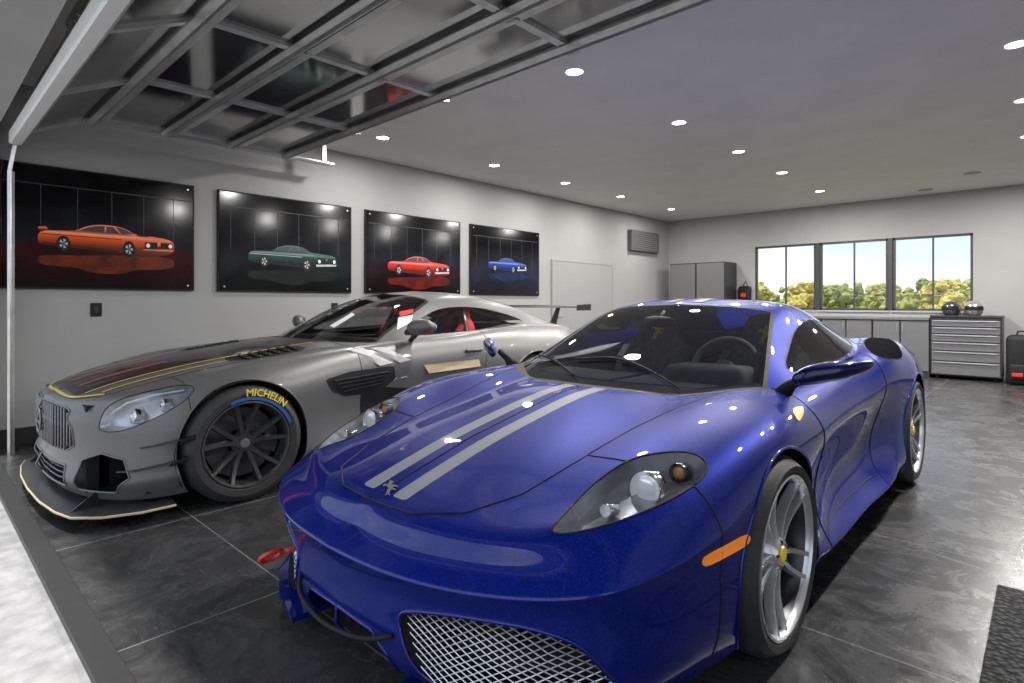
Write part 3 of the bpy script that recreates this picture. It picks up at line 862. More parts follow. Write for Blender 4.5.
b=NB(); box(b,-.68,.68,.92,1.35,.68,.89,.04,3); obj('dashboard',b,M['inter'],grey,smooth=True,autos=50)
b=NB(); box(b,-.14,.14,1.2,2.1,.24,.6,.04,2); obj('centre_console',b,M['inter'],grey,smooth=True,autos=50)
steering(grey,.38,1.45,.9,.17,M['inter'])
for sx in(-.36,.36): seat(grey,sx,1.80,.46,belt=M['matblack'],trim=M['redfab'],main=M['redfab'])
for s in(1,-1):
    b=NB(); vs=ball(b,(0,0,0),1,u=20,v=12)
    for v in vs:
        x,y,z=v.co; v.co=Vector((s*(.97+x*.11),1.27+y*.06+x*.03,1.0+z*.062+x*.005))
    mh=obj('door_mirror',b,M['grey'],grey,smooth=True)
    b=NB(); vs=ball(b,(0,0,0),1,u=20,v=12)
    for v in vs:
        x,y,z=v.co; v.co=Vector((s*(.97+x*.09),1.325+y*.006+x*.03,1.0+z*.048))
    obj('mirror_glass',b,M['chrome'],mh,smooth=True)
    b=NB(); tube(b,[(s*.80,1.30,.885),(s*.92,1.28,.955)],.02,8); obj('mirror_arm',b,M['carbon'],mh,smooth=True)
    b=NB(); box(b,s*.92-.012,s*.92+.012,1.78,1.96,.775,.80,.008,2); obj('door_handle',b,M['grey'],grey,smooth=True)
    for k in range(4):
        b=NB(); pts=[]
        for t in(0,.5,1):
            p,n=sg.hit(334+3*k+t*(54-5*k),381+3.6*k-9*t)
            if p and p.x>.5: pts.append((s*(p.x+.006),p.y,p.z))
        if len(pts)>1: tube(b,pts,.006,6); obj('vent_fin',b,M['darkchrome'],grey)
        else: b.free()
    for zz,yy in((.27,.04),(.38,.08)):
        b=NB(); pts=[(.80,-.66+yy),(.90,-.60+yy),(.975,-.46+yy),(.99,-.38+yy),(.93,-.38+yy),(.86,-.5+yy)]
        prism(b,pts,lambda u,v,d:Vector((s*u,v,d+(v+.66)*.16)),zz,zz+.008); fixn(b); cn=obj('canard',b,M['carbon'],grey)
        b=NB(); prism(b,[(pts[2][1],zz+.03),(pts[3][1]+.01,zz+.04),(pts[3][1]+.01,zz+.075),(pts[2][1]+.04,zz+.055)],lambda u,v,d:Vector((s*d,u,v)),.968,.976); fixn(b); obj('canard_fence',b,M['carbon'],cn)
b=NB()
for k in range(-13,14):
    x=k*.039; y=planY(x,plan2)
    box(b,x-.006,x+.006,y+.004,y+.03,.362 if abs(x)<.46 else .39,.60 if abs(x)<.46 else .575,.004,1)
obj('grille_slats',b,M['darkchrome'],grey,smooth=True,autos=40)
b=NB(); tube(b,[(.07*math.cos(t),-.838,.485+.07*math.sin(t)) for t in np.linspace(0,6.283,28,endpoint=False)],.006,8,closed=True)
for k in range(3):
    t=math.pi/2+k*2*math.pi/3
    tube(b,[(0,-.838,.485),(.07*math.cos(t),-.838,.485+.07*math.sin(t))],.01,6,rs=[.011,.003])
obj('star_emblem',b,M['darkchrome'],grey,smooth=True)
b=NB(); box(b,-.62,.62,-.72,-.66,.15,.62); obj('radiator',b,M['matblack'],grey)
b=NB(); box(b,-.88,.88,-.5,-.44,.15,.42); obj('intake_backing',b,M['matblack'],grey)
for zz in(.20,.23,.26):
    b=NB(); tube(b,[(x,planY(x,plan2)+.02,zz) for x in np.linspace(-.5,.5,11)],.004,5); obj('lower_grille_bar',b,M['lampdark'],grey)
b=NB(); sp=[(0,-.89),(.35,-.88),(.62,-.85),(.78,-.81),(.89,-.70),(.955,-.54),(.96,-.38),(.80,-.36),(.5,-.5)]
out=[(-x,y) for x,y in sp[::-1]][:-1]+sp
prism(b,out,lambda u,v,d:Vector((u,v,d)),.075,.09); fixn(b); spl=obj('front_splitter',b,M['lampdark'],grey)
b=NB(); e=[(-x,y) for x,y in sp[:7][::-1]][:-1]+sp[:7]
tube(b,[(x,y,.082) for x,y in e],.007,6); obj('splitter_edge',b,M['tan'],spl)
for s in(1,-1):
    b=NB(); prism(b,[(-.80,.09),(-.68,.09),(-.68,.18)],lambda u,v,d:Vector((s*(.70+d),u,v)),-.004,.004); fixn(b); obj('splitter_fin',b,M['carbon'],spl)
b=NB(); box(b,-.6,.6,-.7,3.4,.12,.16); obj('underbody',b,M['matblack'],grey)
b=NB(); box(b,-.56,.56,-.6,.85,.16,.62); obj('front_bulkhead',b,M['matblack'],grey)
b=NB(); box(b,-.56,.56,2.95,3.5,.2,.8); obj('rear_bulkhead',b,M['matblack'],grey)
for w,pa,mt,nm in((.016,[(.39,-.68),(.40,-.2),(.415,.3),(.44,.68)],'gold','pinstripe'),(.014,[(.50,-.62),(.52,-.2),(.53,.05)],'gold','pinstripe'),(.026,[(.14,-.66),(.145,-.4),(.15,-.2)],'red','red_hood_line')):
    sg.ribbon(pa,w,nm,M[mt],grey,off=.006)
sg.ribbon([(0,-.755),(.35,-.73),(.55,-.62)],.016,'hood_edge_line',M['gold'],grey,off=.006)
for pl,mt,nm in(([(348,351),(362,349),(392,363),(379,366)],'stripeg','side_stripe'),([(370,349),(384,348),(410,360),(399,363)],'stripeg','side_stripe'),([(423,365),(478,359),(480,366),(428,373)],'tan','door_stripe')):
    sg.patch(pl,nm,M[mt],grey,sm=0,off=.012)
gg.patch([(399,312),(413,309),(413,313),(400,317)],'windshield_sticker',M['red'],grey,sm=0); gg.patch([(398,318),(413,315),(411,322),(397,330)],'windshield_sticker',M['white'],grey,sm=0)
gg.patch([(330,326),(352,313),(355,315),(334,328)],'windshield_sticker',M['white'],grey,sm=0)
b=NB(); af=[(-.10,.0),(-.07,.016),(0,.022),(.07,.015),(.11,.026),(.07,.004),(0,.002),(-.07,-.004)]
prism(b,[(y+3.62,z+1.13) for y,z in af],lambda u,v,d:Vector((d,u,v)),-.76,.76); fixn(b)
wg=obj('rear_wing',b,M['carbon'],grey)
for s in(1,-1):
    b=NB(); prism(b,[(3.50,1.10),(3.75,1.10),(3.75,1.17),(3.50,1.16)],lambda u,v,d:Vector((d,u,v)),s*.76,s*.768); fixn(b); obj('wing_end_plate',b,M['carbon'],wg)
    b=NB(); prism(b,[(3.44,.93),(3.56,.93),(3.64,1.13),(3.58,1.13)],lambda u,v,d:Vector((d,u,v)),s*.42,s*.43); fixn(b); obj('wing_support',b,M['carbon'],wg)
arch_liner(grey,0,.385,.60,.95); arch_liner(grey,2.63,.398,.56,.95)
for s in(1,-1):
    wh,T=wheel(grey,.97,0,.345,.265,.250,'y',M['blackrim'],s,spin=0)
    if s>0:
        b=NB(); n=30; prev=None
        for k in range(n+1):
            t=math.radians(20+92*k/n); r_=[b.verts.new(T@Vector((.0078,q*math.cos(t),q*math.sin(t)))) for q in(.262,.279)]
            if prev:b.faces.new((prev[0],prev[1],r_[1],r_[0]))
            prev=r_
        obj('tyre_band',b,M['bluemark'],wh)
        tyre_text(wh,T,'MICHELIN',.307,.060,math.radians(68),M['yellow'])
    wheel(grey,.97,2.63,.35,.30,.256,'y',M['blackrim'],s)
# ================================================================== ROOM
m,nt,bs=nodemat('floor_tile'); tc=nt.nodes.new('ShaderNodeTexCoord'); mp=nt.nodes.new('ShaderNodeMapping'); mp.inputs['Location'].default_value=(3.45+1.15*6,-1.1+1.15*6,0)
nt.links.new(tc.outputs['Object'],mp.inputs['Vector'])
br=nt.nodes.new('ShaderNodeTexBrick'); br.offset=0; br.inputs['Scale'].default_value=1; br.inputs['Brick Width'].default_value=1.15; br.inputs['Row Height'].default_value=1.15; br.inputs['Mortar Size'].default_value=.003; br.inputs['Mortar Smooth'].default_value=.1
nt.links.new(mp.outputs[0],br.inputs['Vector'])
ns=nt.nodes.new('ShaderNodeTexNoise'); ns.inputs['Scale'].default_value=3.5; ns.inputs['Detail'].default_value=15; ns.inputs['Roughness'].default_value=.82; ns.inputs['Distortion'].default_value=.8; nt.links.new(tc.outputs['Object'],ns.inputs['Vector'])
rp=nt.nodes.new('ShaderNodeValToRGB'); rp.color_ramp.elements[0].color=(.018,.018,.019,1); rp.color_ramp.elements[0].position=.36; rp.color_ramp.elements[1].color=(.105,.105,.105,1); rp.color_ramp.elements[1].position=.76
nt.links.new(ns.outputs['Fac'],rp.inputs['Fac'])
# light scratches
mp2=nt.nodes.new('ShaderNodeMapping'); mp2.inputs['Rotation'].default_value=(0,0,.7); mp2.inputs['Scale'].default_value=(2,30,1); nt.links.new(tc.outputs['Object'],mp2.inputs[0])
n2=nt.nodes.new('ShaderNodeTexNoise'); n2.inputs['Scale'].default_value=2; n2.inputs['Detail'].default_value=8; nt.links.new(mp2.outputs[0],n2.inputs['Vector'])
r2=nt.nodes.new('ShaderNodeValToRGB'); r2.color_ramp.elements[0].position=.66; r2.color_ramp.elements[0].color=(0,0,0,1); r2.color_ramp.elements[1].position=.80; r2.color_ramp.elements[1].color=(.09,.09,.09,1); nt.links.new(n2.outputs['Fac'],r2.inputs[0])
ad=nt.nodes.new('ShaderNodeMixRGB'); ad.blend_type='ADD'; ad.inputs[0].default_value=1; nt.links.new(rp.outputs[0],ad.inputs[1]); nt.links.new(r2.outputs[0],ad.inputs[2])
nt.links.new(ad.outputs[0],br.inputs['Color1']); nt.links.new(ad.outputs[0],br.inputs['Color2']); br.inputs['Mortar'].default_value=(.24,.24,.24,1)
nt.links.new(br.outputs['Color'],bs.inputs['Base Color'])
rr=nt.nodes.new('ShaderNodeMapRange'); rr.inputs['From Min'].default_value=.3; rr.inputs['From Max'].default_value=.7; rr.inputs['To Min'].default_value=.16; rr.inputs['To Max'].default_value=.36; nt.links.new(ns.outputs['Fac'],rr.inputs['Value']); nt.links.new(rr.outputs[0],bs.inputs['Roughness'])
M['floor']=m
M['wall']=mat('wall_paint',(.325,.325,.322),.85,noise=.03,nscale=3,bump=.03,bscale=200)
M['ceil']=mat('ceiling_paint',(.70,.685,.655),.6,noise=.04,nscale=2)
M['base']=mat('dark_baseboard',(.02,.02,.02),.5,noise=.1)
M['concrete']=mat('driveway_concrete',(.33,.33,.335),.9,noise=.22,nscale=14,bump=.3,bscale=60)
M['frame']=mat('window_frame',(.035,.035,.035),.45,noise=.1)
M['winglass']=glassmat('window_glass',(.97,.98,1),.5,.0)
M['cab']=mat('cabinet_grey',(.16,.16,.165),.35,.3,coat=.2,noise=.05)
M['cabdark']=mat('cabinet_dark',(.04,.04,.042),.4,.3,noise=.1)
M['steel']=mat('galvanised_steel',(.60,.60,.59),.30,.75,noise=.12,nscale=10)
M['doorframe']=mat('door_rail',(.52,.52,.51),.28,.6,noise=.15,nscale=8)
M['doorglass']=glassmat('door_glass',(.36,.36,.37),.42,.02,.10)
M['lamp']=mat('lamp_glow',(1,.98,.94),.5,emit=14)
M['whitep']=mat('white_panel',(.60,.60,.59),.5,noise=.02)
M['greyp']=mat('grey_panel',(.30,.305,.30),.5,noise=.02)
M['acgrey']=mat('unit_grey',(.09,.088,.085),.5,noise=.04)
X0,X1,Y0,Y1,H=-6.2,3.6,.5,11.7,2.99
b=NB(); box(b,X0-.1,X1+.1,Y0,Y1+.1,-.12,0); struct('floor',b,M['floor'])
b=NB(); box(b,X0-.1,X1+.1,Y0-.2,Y1+.1,H,H+.1); struct('ceiling',b,M['ceil'])
b=NB(); box(b,X0-.15,X0,Y0-.2,Y1+.15,0,H); struct('wall_left',b,M['wall'])
b=NB(); box(b,X1,X1+.15,Y0-.2,Y1+.15,0,H); struct('wall_right',b,M['wall'])
WX=[(-4.31,-3.20),(-3.13,-2.05),(-1.98,-.896)]; WZ0,WZ1=1.05,2.30
b=NB(); box(b,X0,X1,Y1,Y1+.15,0,WZ0); box(b,X0,X1,Y1,Y1+.15,WZ1,H); box(b,X0,WX[0][0],Y1,Y1+.15,WZ0,WZ1); box(b,WX[2][1],X1,Y1,Y1+.15,WZ0,WZ1)
struct('wall_back',b,M['wall'])
for k,(a,c) in enumerate(((0,1),(1,2))):
    b=NB(); box(b,WX[a][1],WX[c][0],Y1-.005,Y1+.14,WZ0,WZ1,.004,1); struct('trim_%d'%(k+2),b,M['frame'])
b=NB(); box(b,X0-.15,-5.92,.3,.5,0,H); box(b,.4,.75,.3,.5,0,2.52); box(b,3.45,X1+.15,.3,.5,0,2.52); box(b,-5.92,X1+.15,.3,.5,2.52,H); struct('wall_front',b,M['wall'])  # unseen second bay opening added at the right to let daylight onto the ceiling
for i,(a,c) in enumerate(WX):
    b=NB(); t=.035
    for q in((a,a+t,WZ0,WZ1),(c-t,c,WZ0,WZ1),(a,c,WZ0,WZ0+t),(a,c,WZ1-t,WZ1)): box(b,q[0],q[1],Y1+.02,Y1+.09,q[2],q[3])
    mx=(a+c)/2+.02; box(b,mx-.012,mx+.012,Y1+.03,Y1+.07,WZ0,WZ1)
    w=struct('window_%d'%(i+1),b,M['frame'])
    b=NB(); box(b,a+t,c-t,Y1+.05,Y1+.055,WZ0+t,WZ1-t); obj('window_glass',b,M['winglass'],w)
    b=NB(); box(b,a-.02,c+.02,Y1-.03,Y1+.03,WZ0-.03,WZ0); obj('window_sill',b,M['wall'],w)
b=NB(); box(b,X0,X0+.015,.5,7.5,0,.15); struct('baseboard_left',b,M['base'])
b=NB(); box(b,-.5,X1,Y1-.015,Y1,0,.15); struct('baseboard_back',b,M['base'])
b=NB(); box(b,X0+.1,X1,.41,.5,-.1,.004,.003,1); struct('trim_1',b,M['frame'])
b=NB(); box(b,-14,9,-14,.41,-.14,-.02); g=struct('floor_driveway',b,M['concrete'])
b=NB(); box(b,X0,X0+.03,7.6,9.4,0,1.9,.004,1); d=struct('door_1',b,M['greyp'])
b=NB(); tube(b,[(X0+.035,7.72,.95),(X0+.07,7.72,.95),(X0+.07,7.84,.95)],.008,6); obj('door_handle',b,M['steel'],d)
b=NB(); box(b,X0,X0+.035,7.57,7.6,0,1.93); box(b,X0,X0+.035,9.4,9.43,0,1.93); box(b,X0,X0+.035,7.6,9.4,1.9,1.93); obj('door_casing',b,M['greyp'],d)
for y,l in((1.185,'black wall switch plate beneath the orange car picture'),(3.52,'black wall socket plate below the dark green car picture')):
    o=thing('wall_plate',l,'switch',(X0,y,1.06))
    b=NB(); box(b,0,.008,-.042,.042,0,.12,.003,1); obj('plate',b,M['matblack'],o)
    b=NB(); box(b,.008,.013,-.016,.016,.03,.09,.002,1); obj('rocker',b,M['cabdark'],o)
# ---- pictures
def picmat(name,c1,c2):
    m,nt,b=nodemat(name); tc=nt.nodes.new('ShaderNodeTexCoord'); sp=nt.nodes.new('ShaderNodeSeparateXYZ'); nt.links.new(tc.outputs['Generated'],sp.inputs[0])
    r=nt.nodes.new('ShaderNodeValToRGB'); e=r.color_ramp.elements; e[0].position=0; e[0].color=(*[q*.25 for q in c1],1); e[1].position=.33; e[1].color=(*c1,1)
    q=e.new(.40); q.color=(*c2,1); q=e.new(.66); q.color=(*[x*.5 for x in c2],1); q=e.new(.72); q.color=(.004,.004,.006,1)
    ns=nt.nodes.new('ShaderNodeTexNoise'); ns.inputs['Scale'].default_value=2.5; ns.inputs['Detail'].default_value=3; mp=nt.nodes.new('ShaderNodeMapping'); mp.inputs['Scale'].default_value=(1,2.2,1.0); nt.links.new(tc.outputs['Generated'],mp.inputs[0]); nt.links.new(mp.outputs[0],ns.inputs['Vector'])
    cr=nt.nodes.new('ShaderNodeValToRGB'); cr.color_ramp.elements[0].position=.3; cr.color_ramp.elements[0].color=(.25,.25,.25,1); cr.color_ramp.elements[1].position=.75; nt.links.new(ns.outputs['Fac'],cr.inputs[0])
    mu=nt.nodes.new('ShaderNodeMixRGB'); mu.blend_type='MULTIPLY'; mu.inputs[0].default_value=1
    nt.links.new(sp.outputs['Z'],r.inputs[0]); nt.links.new(r.outputs[0],mu.inputs[1]); nt.links.new(cr.outputs[0],mu.inputs[2]); nt.links.new(mu.outputs[0],b.inputs['Base Color'])
    b.inputs['Roughness'].default_value=.12; b.inputs['Specular IOR Level'].default_value=.3; return m
M['chromeprint']=mat('printed_chrome',(.45,.45,.47),.5,noise=.3,nscale=60)
M['beam']=mat('printed_beam_grey',(.030,.032,.04),.5,noise=.4,nscale=9)
M['prglass']=mat('printed_glass_grey',(.03,.035,.045),.4,noise=.5,nscale=12)
sil=[(0,.10),(.004,.160),(.05,.188),(.14,.196),(.24,.206),(.32,.245),(.40,.268),(.48,.272),(.56,.264),(.62,.245),(.69,.210),(.82,.200),(.93,.184),(.985,.163),(1.0,.12),(.995,.07),(.955,.04),(.86,.02),(.76,.008),(.70,.012),(.60,.03),(.40,.045),(.20,.06),(.03,.075)]
def picture(y0,y1,z0,z1,label,col,u0,v0,L,base,bg):
    o=thing('framed_picture',label,'picture',(X0,y0,z0),group='large glossy car photographs along the left wall')
    W=y1-y0;Hh=z1-z0
    b=NB(); box(b,0,.03,0,W,0,Hh,.003,1); obj('backing_board',b,M['matblack'],o)
    b=NB(); box(b,.03,.034,.015,W-.015,.015,Hh-.015); pr=obj('print',b,picmat('print_'+bg,base,(.022,.024,.032)),o)
    m,nt,bb=nodemat('printed_body'); tc=nt.nodes.new('ShaderNodeTexCoord'); sp=nt.nodes.new('ShaderNodeSeparateXYZ'); nt.links.new(tc.outputs['Generated'],sp.inputs[0])
    r=nt.nodes.new('ShaderNodeValToRGB'); e=r.color_ramp.elements; e[0].position=.05; e[0].color=(*[q*.08 for q in col],1); e[1].position=.56; e[1].color=(*col,1)
    for ps,k_,ad_ in((.30,.25,0),(.66,1.6,.16),(.72,.5,0),(.86,1.2,.08)):
        q=e.new(ps); q.color=(*[min(1,c*k_+ad_) for c in col],1)
    nt.links.new(sp.outputs['Z'],r.inputs[0]); nt.links.new(r.outputs[0],bb.inputs['Base Color']); bb.inputs['Roughness'].default_value=.2
    dk=mat('printed_reflection',tuple(c*.14 for c in col),.2,noise=.5,nscale=8)
    lt=mat('printed_hood',tuple(min(1,c*1.15+.05) for c in col),.2,noise=.15,nscale=8)
    def f(off): return lambda u,v,d:Vector((.0345+off+d,u0+u*L,v0+v*L))
    def pl(pts,off,mt,nm,par=o):
        b=NB(); prism(b,pts,f(off),0,.0004); fixn(b); return obj(nm,b,mt,par)
    for k in range(6):
        b=NB(); yy=W*(.08+.16*k); box(b,.0342,.0345,yy,yy+.005,Hh*.42,Hh*.84); obj('printed_beam',b,M['beam'],pr)
    b=NB(); box(b,.0342,.0345,.05,W-.05,Hh*.84,Hh*.848); obj('printed_beam',b,M['beam'],pr)
    car=pl([(u,v) for u,v in smooth_poly(sil,3)],.0008,m,'printed_car')
    pl([(u,.02-(v-.02)*.7) for u,v in smooth_poly(sil,3)],0,dk,'printed_reflection')
    pl([(.61,.205),(.72,.182),(.80,.171),(.975,.161),(.93,.182),(.82,.198),(.69,.209)],.0012,lt,'printed_hood',car)
    pl([(.275,.205),(.33,.240),(.40,.257),(.455,.261),(.45,.204)],.0014,M['prglass'],'printed_window',car)
    pl([(.462,.204),(.467,.261),(.515,.260),(.565,.203)],.0014,M['prglass'],'printed_window',car)
    pl([(.53,.261),(.575,.256),(.62,.240),(.672,.209),(.58,.203)],.0014,M['prglass'],'printed_windshield',car)
    pl([(.755,.085),(.99,.095),(.985,.148),(.76,.146)],.0012,M['matblack'],'printed_grille',car)
    pl([(.745,.080),(.992,.090),(.992,.070),(.75,.056)],.0014,M['chromeprint'] if bg!='a1' else m,'printed_bumper',car)
    pl([(.86,.092),(.885,.093),(.885,.150),(.86,.150)],.0015,m,'printed_nose',car)
    pl([(.03,.078),(.56,.040),(.56,.055),(.03,.092)],.0012,M['matblack'],'printed_shadow',car)
    pl([(.02,.164),(.58,.156),(.58,.151),(.02,.158)],.0014,M['matblack'] if bg!='b1' else M['chromeprint'],'printed_line',car)
    if bg=='a1':
        pl([(.68,.200),(.73,.192),(.80,.195),(.77,.205),(.70,.207)],.0015,M['matblack'],'printed_hood_scoop',car)
        pl([(0,.185),(.0,.215),(.05,.222),(.07,.192)],.0006,m,'printed_spoiler',car)
    for cx,cz in((.785,.116),(.968,.120)): pl([(cx+.016*math.cos(t),cz+.020*math.sin(t)) for t in np.linspace(0,6.283,12,endpoint=False)],.0018,M['white'],'printed_headlight',car)
    for cx,cz,rx,ry in((.165,.088,.048,.066),(.635,.072,.048,.074)):
        w=pl([(cx+rx*math.cos(t),cz+ry*math.sin(t)) for t in np.linspace(0,6.283,20,endpoint=False)],.0018,M['matblack'],'printed_wheel',car)
        for k in range(5):
            t=k*1.2566; pl([(cx+rx*.62*math.cos(t+a)*r,cz+ry*.62*math.sin(t+a)*r) for a,r in((-.35,1),(.35,1),(.0,.12))],.0024,M['chromeprint'],'printed_rim',car)
    for yy in(.06,W-.06):
        for zz in(.05,Hh-.05):
            b=NB(); lathe(b,[(.04,.001),(.04,.009),(.0,.009)],12,Matrix.Translation((0,yy,zz))); obj('standoff_bolt',b,M['silver'],o)
picture(.42,1.98,1.30,2.34,'framed photo of an orange-red muscle car, nearest the garage door',(.80,.11,.02),.36,.30,1.02,(.06,.012,.016),'a1')
picture(2.20,3.73,1.30,2.34,'framed photo of a dark green muscle car on black background',(.01,.06,.05),.30,.24,1.03,(.022,.026,.03),'b1')
picture(3.92,5.49,1.30,2.34,'framed photo of a bright red muscle car on black background',(.65,.025,.015),.33,.22,1.03,(.028,.012,.016),'a2')
picture(5.68,7.23,1.30,2.34,'framed photo of a small blue sports car, farthest along the left wall',(.01,.05,.35),.36,.34,.87,(.018,.018,.045),'b2')
# ---- recessed lights
rowsL={-5.32:'row along the left wall',-2.71:'row above the blue car',-.17:'rightmost ceiling row'}
ordn=['first','second','third','fourth','fifth']
for X,desc in rowsL.items():
    for i,Y in enumerate((3.6,5.33,6.84,8.36,10.15)):
        o=thing('recessed_light','%s round ceiling light from the garage door, %s'%(ordn[i],desc),'ceiling light',(X,Y,H),group='recessed ceiling lights')
        b=NB(); lathe(b,[(-.001,.062),(-.008,.068),(-.008,.085),(0,.088)],32,axis='Z'); obj('trim_ring',b,M['white'],o,smooth=True)
        b=NB(); bmesh.ops.create_circle(b,cap_ends=True,segments=28,radius=.064); bmesh.ops.translate(b,verts=b.verts,vec=(0,0,-.003)); bmesh.ops.reverse_faces(b,faces=b.faces); obj('glowing_lens',b,M['lamp'],o)
        ld=bpy.data.lights.new('downlight','AREA'); ld.shape='DISK'; ld.size=.13; ld.energy=20 if X<-5 else 50; ld.color=(1,.965,.925); lo=bpy.data.objects.new('downlight',ld); link(lo,o); lo.location=(0,0,-.02)
for x,y,l in((-.79,10.2,'small round ceiling speaker nearer the back windows on the right'),(-1.45,11.2,'tiny round ceiling sensor close to the back wall')):
    b=NB(); lathe(b,[(0,.10),(-.006,.10),(-.008,.09),(-.006,.001)],28,axis='Z'); o=obj('ceiling_speaker',b,M['greyp'],None,smooth=True); o.location=(x,y,H); tag(o,l,'speaker')
o=thing('air_conditioner','dark grey wall air conditioner with slatted grille near the back corner','air conditioner',(X0,10.0,2.24))
b=NB(); box(b,0,.10,0,1.1,0,.42,.012,2); obj('casing',b,M['acgrey'],o)
b=NB()
for k in range(8): box(b,.098,.112,.10,1.00,.06+k*.042,.072+k*.042)
obj('grille_slats',b,M['silver'],o)
def handle(b,x0,x1,y,z,vert=False):
    if vert: tube(b,[(x0,y,z),(x0,y-.03,z+.01),(x0,y-.03,z+x1-.01),(x0,y,z+x1)],.006,6)
    else: tube(b,[(x0,y,z),(x0+.01,y-.03,z),(x1-.01,y-.03,z),(x1,y,z)],.006,6)
CF=11.08
o=thing('tall_cabinet','tall grey two-door storage cabinet in the back left corner','cabinet',(-5.85,CF,0))
b=NB(); box(b,0,1.18,.02,.6,0,2.0,.004,1); obj('body',b,M['cabdark'],o)
for k in range(2):
    b=NB(); box(b,.01+.59*k,.56+.605*k,-.0,.02,.08,1.98,.005,1); dd=obj('cabinet_door',b,M['cab'],o)
    b=NB(); handle(b,.52 if k==0 else .65,.3,0,1.0,True); obj('handle',b,M['alu'],dd)
xs=[-4.5,-3.72,-2.94,-2.16,-1.38]
desc=['leftmost grey base cabinet under the back window','second grey base cabinet under the back window','third grey base cabinet under the back window','grey two-door base cabinet beside the drawer chest']
for i in range(4):
    o=thing('base_cabinet',desc[i],'cabinet',(xs[i],CF,0),group='base cabinets under the back windows')
    b=NB(); box(b,0,.775,.02,.6,.0,.90,.003,1); obj('body',b,M['cabdark'],o)
    for k in range(2):
        b=NB(); box(b,.010+.387*k,.378+.387*k,0,.02,.1,.89,.004,1); dd=obj('cabinet_door',b,M['cab'],o)
        b=NB(); handle(b,.35 if k==0 else .425,.14,0,.70,True); obj('handle',b,M['alu'],dd)
b=NB(); box(b,-4.5,-1.39,CF-.02,Y1-.001,.905,.945,.004,1); tag(obj('worktop',b,M['cab'],None),'long grey steel worktop running under the back windows','worktop')
o=thing('tool_chest','grey steel tool chest with six drawers at the right end of the bench','tool chest',(-1.375,CF-.02,0))
b=NB(); box(b,0,.86,.02,.6,.06,.96,.006,1); obj('body',b,M['cabdark'],o)
b=NB(); box(b,-.005,.865,-.01,.61,.96,.985,.004,1); obj('chest_top',b,M['cabdark'],o)
zz=.08
for hgt in(.21,.16,.14,.12,.11,.11):
    b=NB(); box(b,.02,.84,0,.02,zz,zz+hgt-.016,.004,1); dd=obj('drawer',b,M['cab'],o)
    b=NB(); box(b,.05,.81,-.022,.0,zz+hgt-.035,zz+hgt-.02,.003,1); obj('handle',b,M['alu'],dd); zz+=hgt
for x in(.08,.78):
    b=NB(); lathe(b,[(-.02,.001),(-.02,.03),(.02,.03),(.02,.001)],16,Matrix.Translation((x,.1,.03))); obj('caster',b,M['matblack'],o)
def helmet(x,y,z,mt,label,rz=0):
    o=thing('racing_helmet',label,'helmet',(x,y,z),rz)
    b=NB(); vs=ball(b,(0,0,.12),.13,sx=.92,sy=1.08,sz=1,u=28,v=18)
    bmesh.ops.delete(b,geom=[v for v in b.verts if v.co.z<.02],context='VERTS')
    low=min(v.co.z for v in b.verts)
    for v in b.verts: v.co.z-=low
    obj('shell',b,mt,o,smooth=True)
    b=NB(); vs=ball(b,(0,-.012,.105),.126,sx=.95,sy=1.08,sz=1,u=28,v=18)
    bmesh.ops.delete(b,geom=[v for v in b.verts if v.co.z<.075 or v.co.z>.15 or v.co.y>-.02],context='VERTS'); obj('visor',b,M['matblack'],o,smooth=True)
helmet(-.86,11.30,.985,M['silver'],'silver racing helmet on top of the tool chest, nearer the right',.3)
helmet(-1.14,11.38,.985,M['darkchrome'],'dark racing helmet on the tool chest, left of the silver one',-.4)
o=thing('backpack','black backpack with red patch on floor right of the tool chest','bag',(-.30,11.05,0))
b=NB(); box(b,-.17,.17,-.14,.14,0,.72,.08,4); obj('bag_body',b,M['matblack'],o,smooth=True)
b=NB(); box(b,-.13,.13,-.17,-.12,.08,.30,.025,3); obj('front_pocket',b,M['matblack'],o,smooth=True)
b=NB(); box(b,-.10,.02,-.178,-.168,.13,.18,.003,1); obj('red_patch',b,M['red'],o)
b=NB(); tube(b,[(-.05,0,.71),(-.04,0,.77),(.04,0,.77),(.05,0,.71)],.012,6); obj('carry_loop',b,M['matblack'],o)
o=thing('hanging_bag','small black bag with red tag hung left of the back windows','bag',(-4.48,Y1-.09,1.18))
b=NB(); box(b,-.12,.12,-.07,.085,0,.34,.05,3); obj('bag_body',b,M['matblack'],o,smooth=True)
b=NB(); box(b,-.05,.05,-.08,-.066,.12,.2,.004,1); obj('red_tag',b,M['red'],o)
b=NB(); tube(b,[(-.05,.02,.33),(0,.05,.45),(.05,.02,.33)],.008,6); obj('strap',b,M['matblack'],o)
m,nt,bs=nodemat('rubber_mat'); tc=nt.nodes.new('ShaderNodeTexCoord'); v=nt.nodes.new('ShaderNodeTexVoronoi'); v.inputs['Scale'].default_value=45; nt.links.new(tc.outputs['Object'],v.inputs['Vector'])
r=nt.nodes.new('ShaderNodeValToRGB'); r.color_ramp.elements[0].color=(.13,.13,.13,1); r.color_ramp.elements[1].color=(.02,.02,.02,1); r.color_ramp.elements[1].position=.6
nt.links.new(v.outputs['Distance'],r.inputs[0]); nt.links.new(r.outputs[0],bs.inputs['Base Color']); bs.inputs['Roughness'].default_value=.9
bp=nt.nodes.new('ShaderNodeBump'); bp.inputs['Distance'].default_value=.02; bp.invert=True; nt.links.new(v.outputs['Distance'],bp.inputs['Height']); nt.links.new(bp.outputs[0],bs.inputs['Normal'])
b=NB(); box(b,-.16,1.1,1.4,3.12,0,.012,.004,1); tag(obj('floor_mat',b,m,None),'dark nubby rubber floor mat at the right of the blue car','mat')
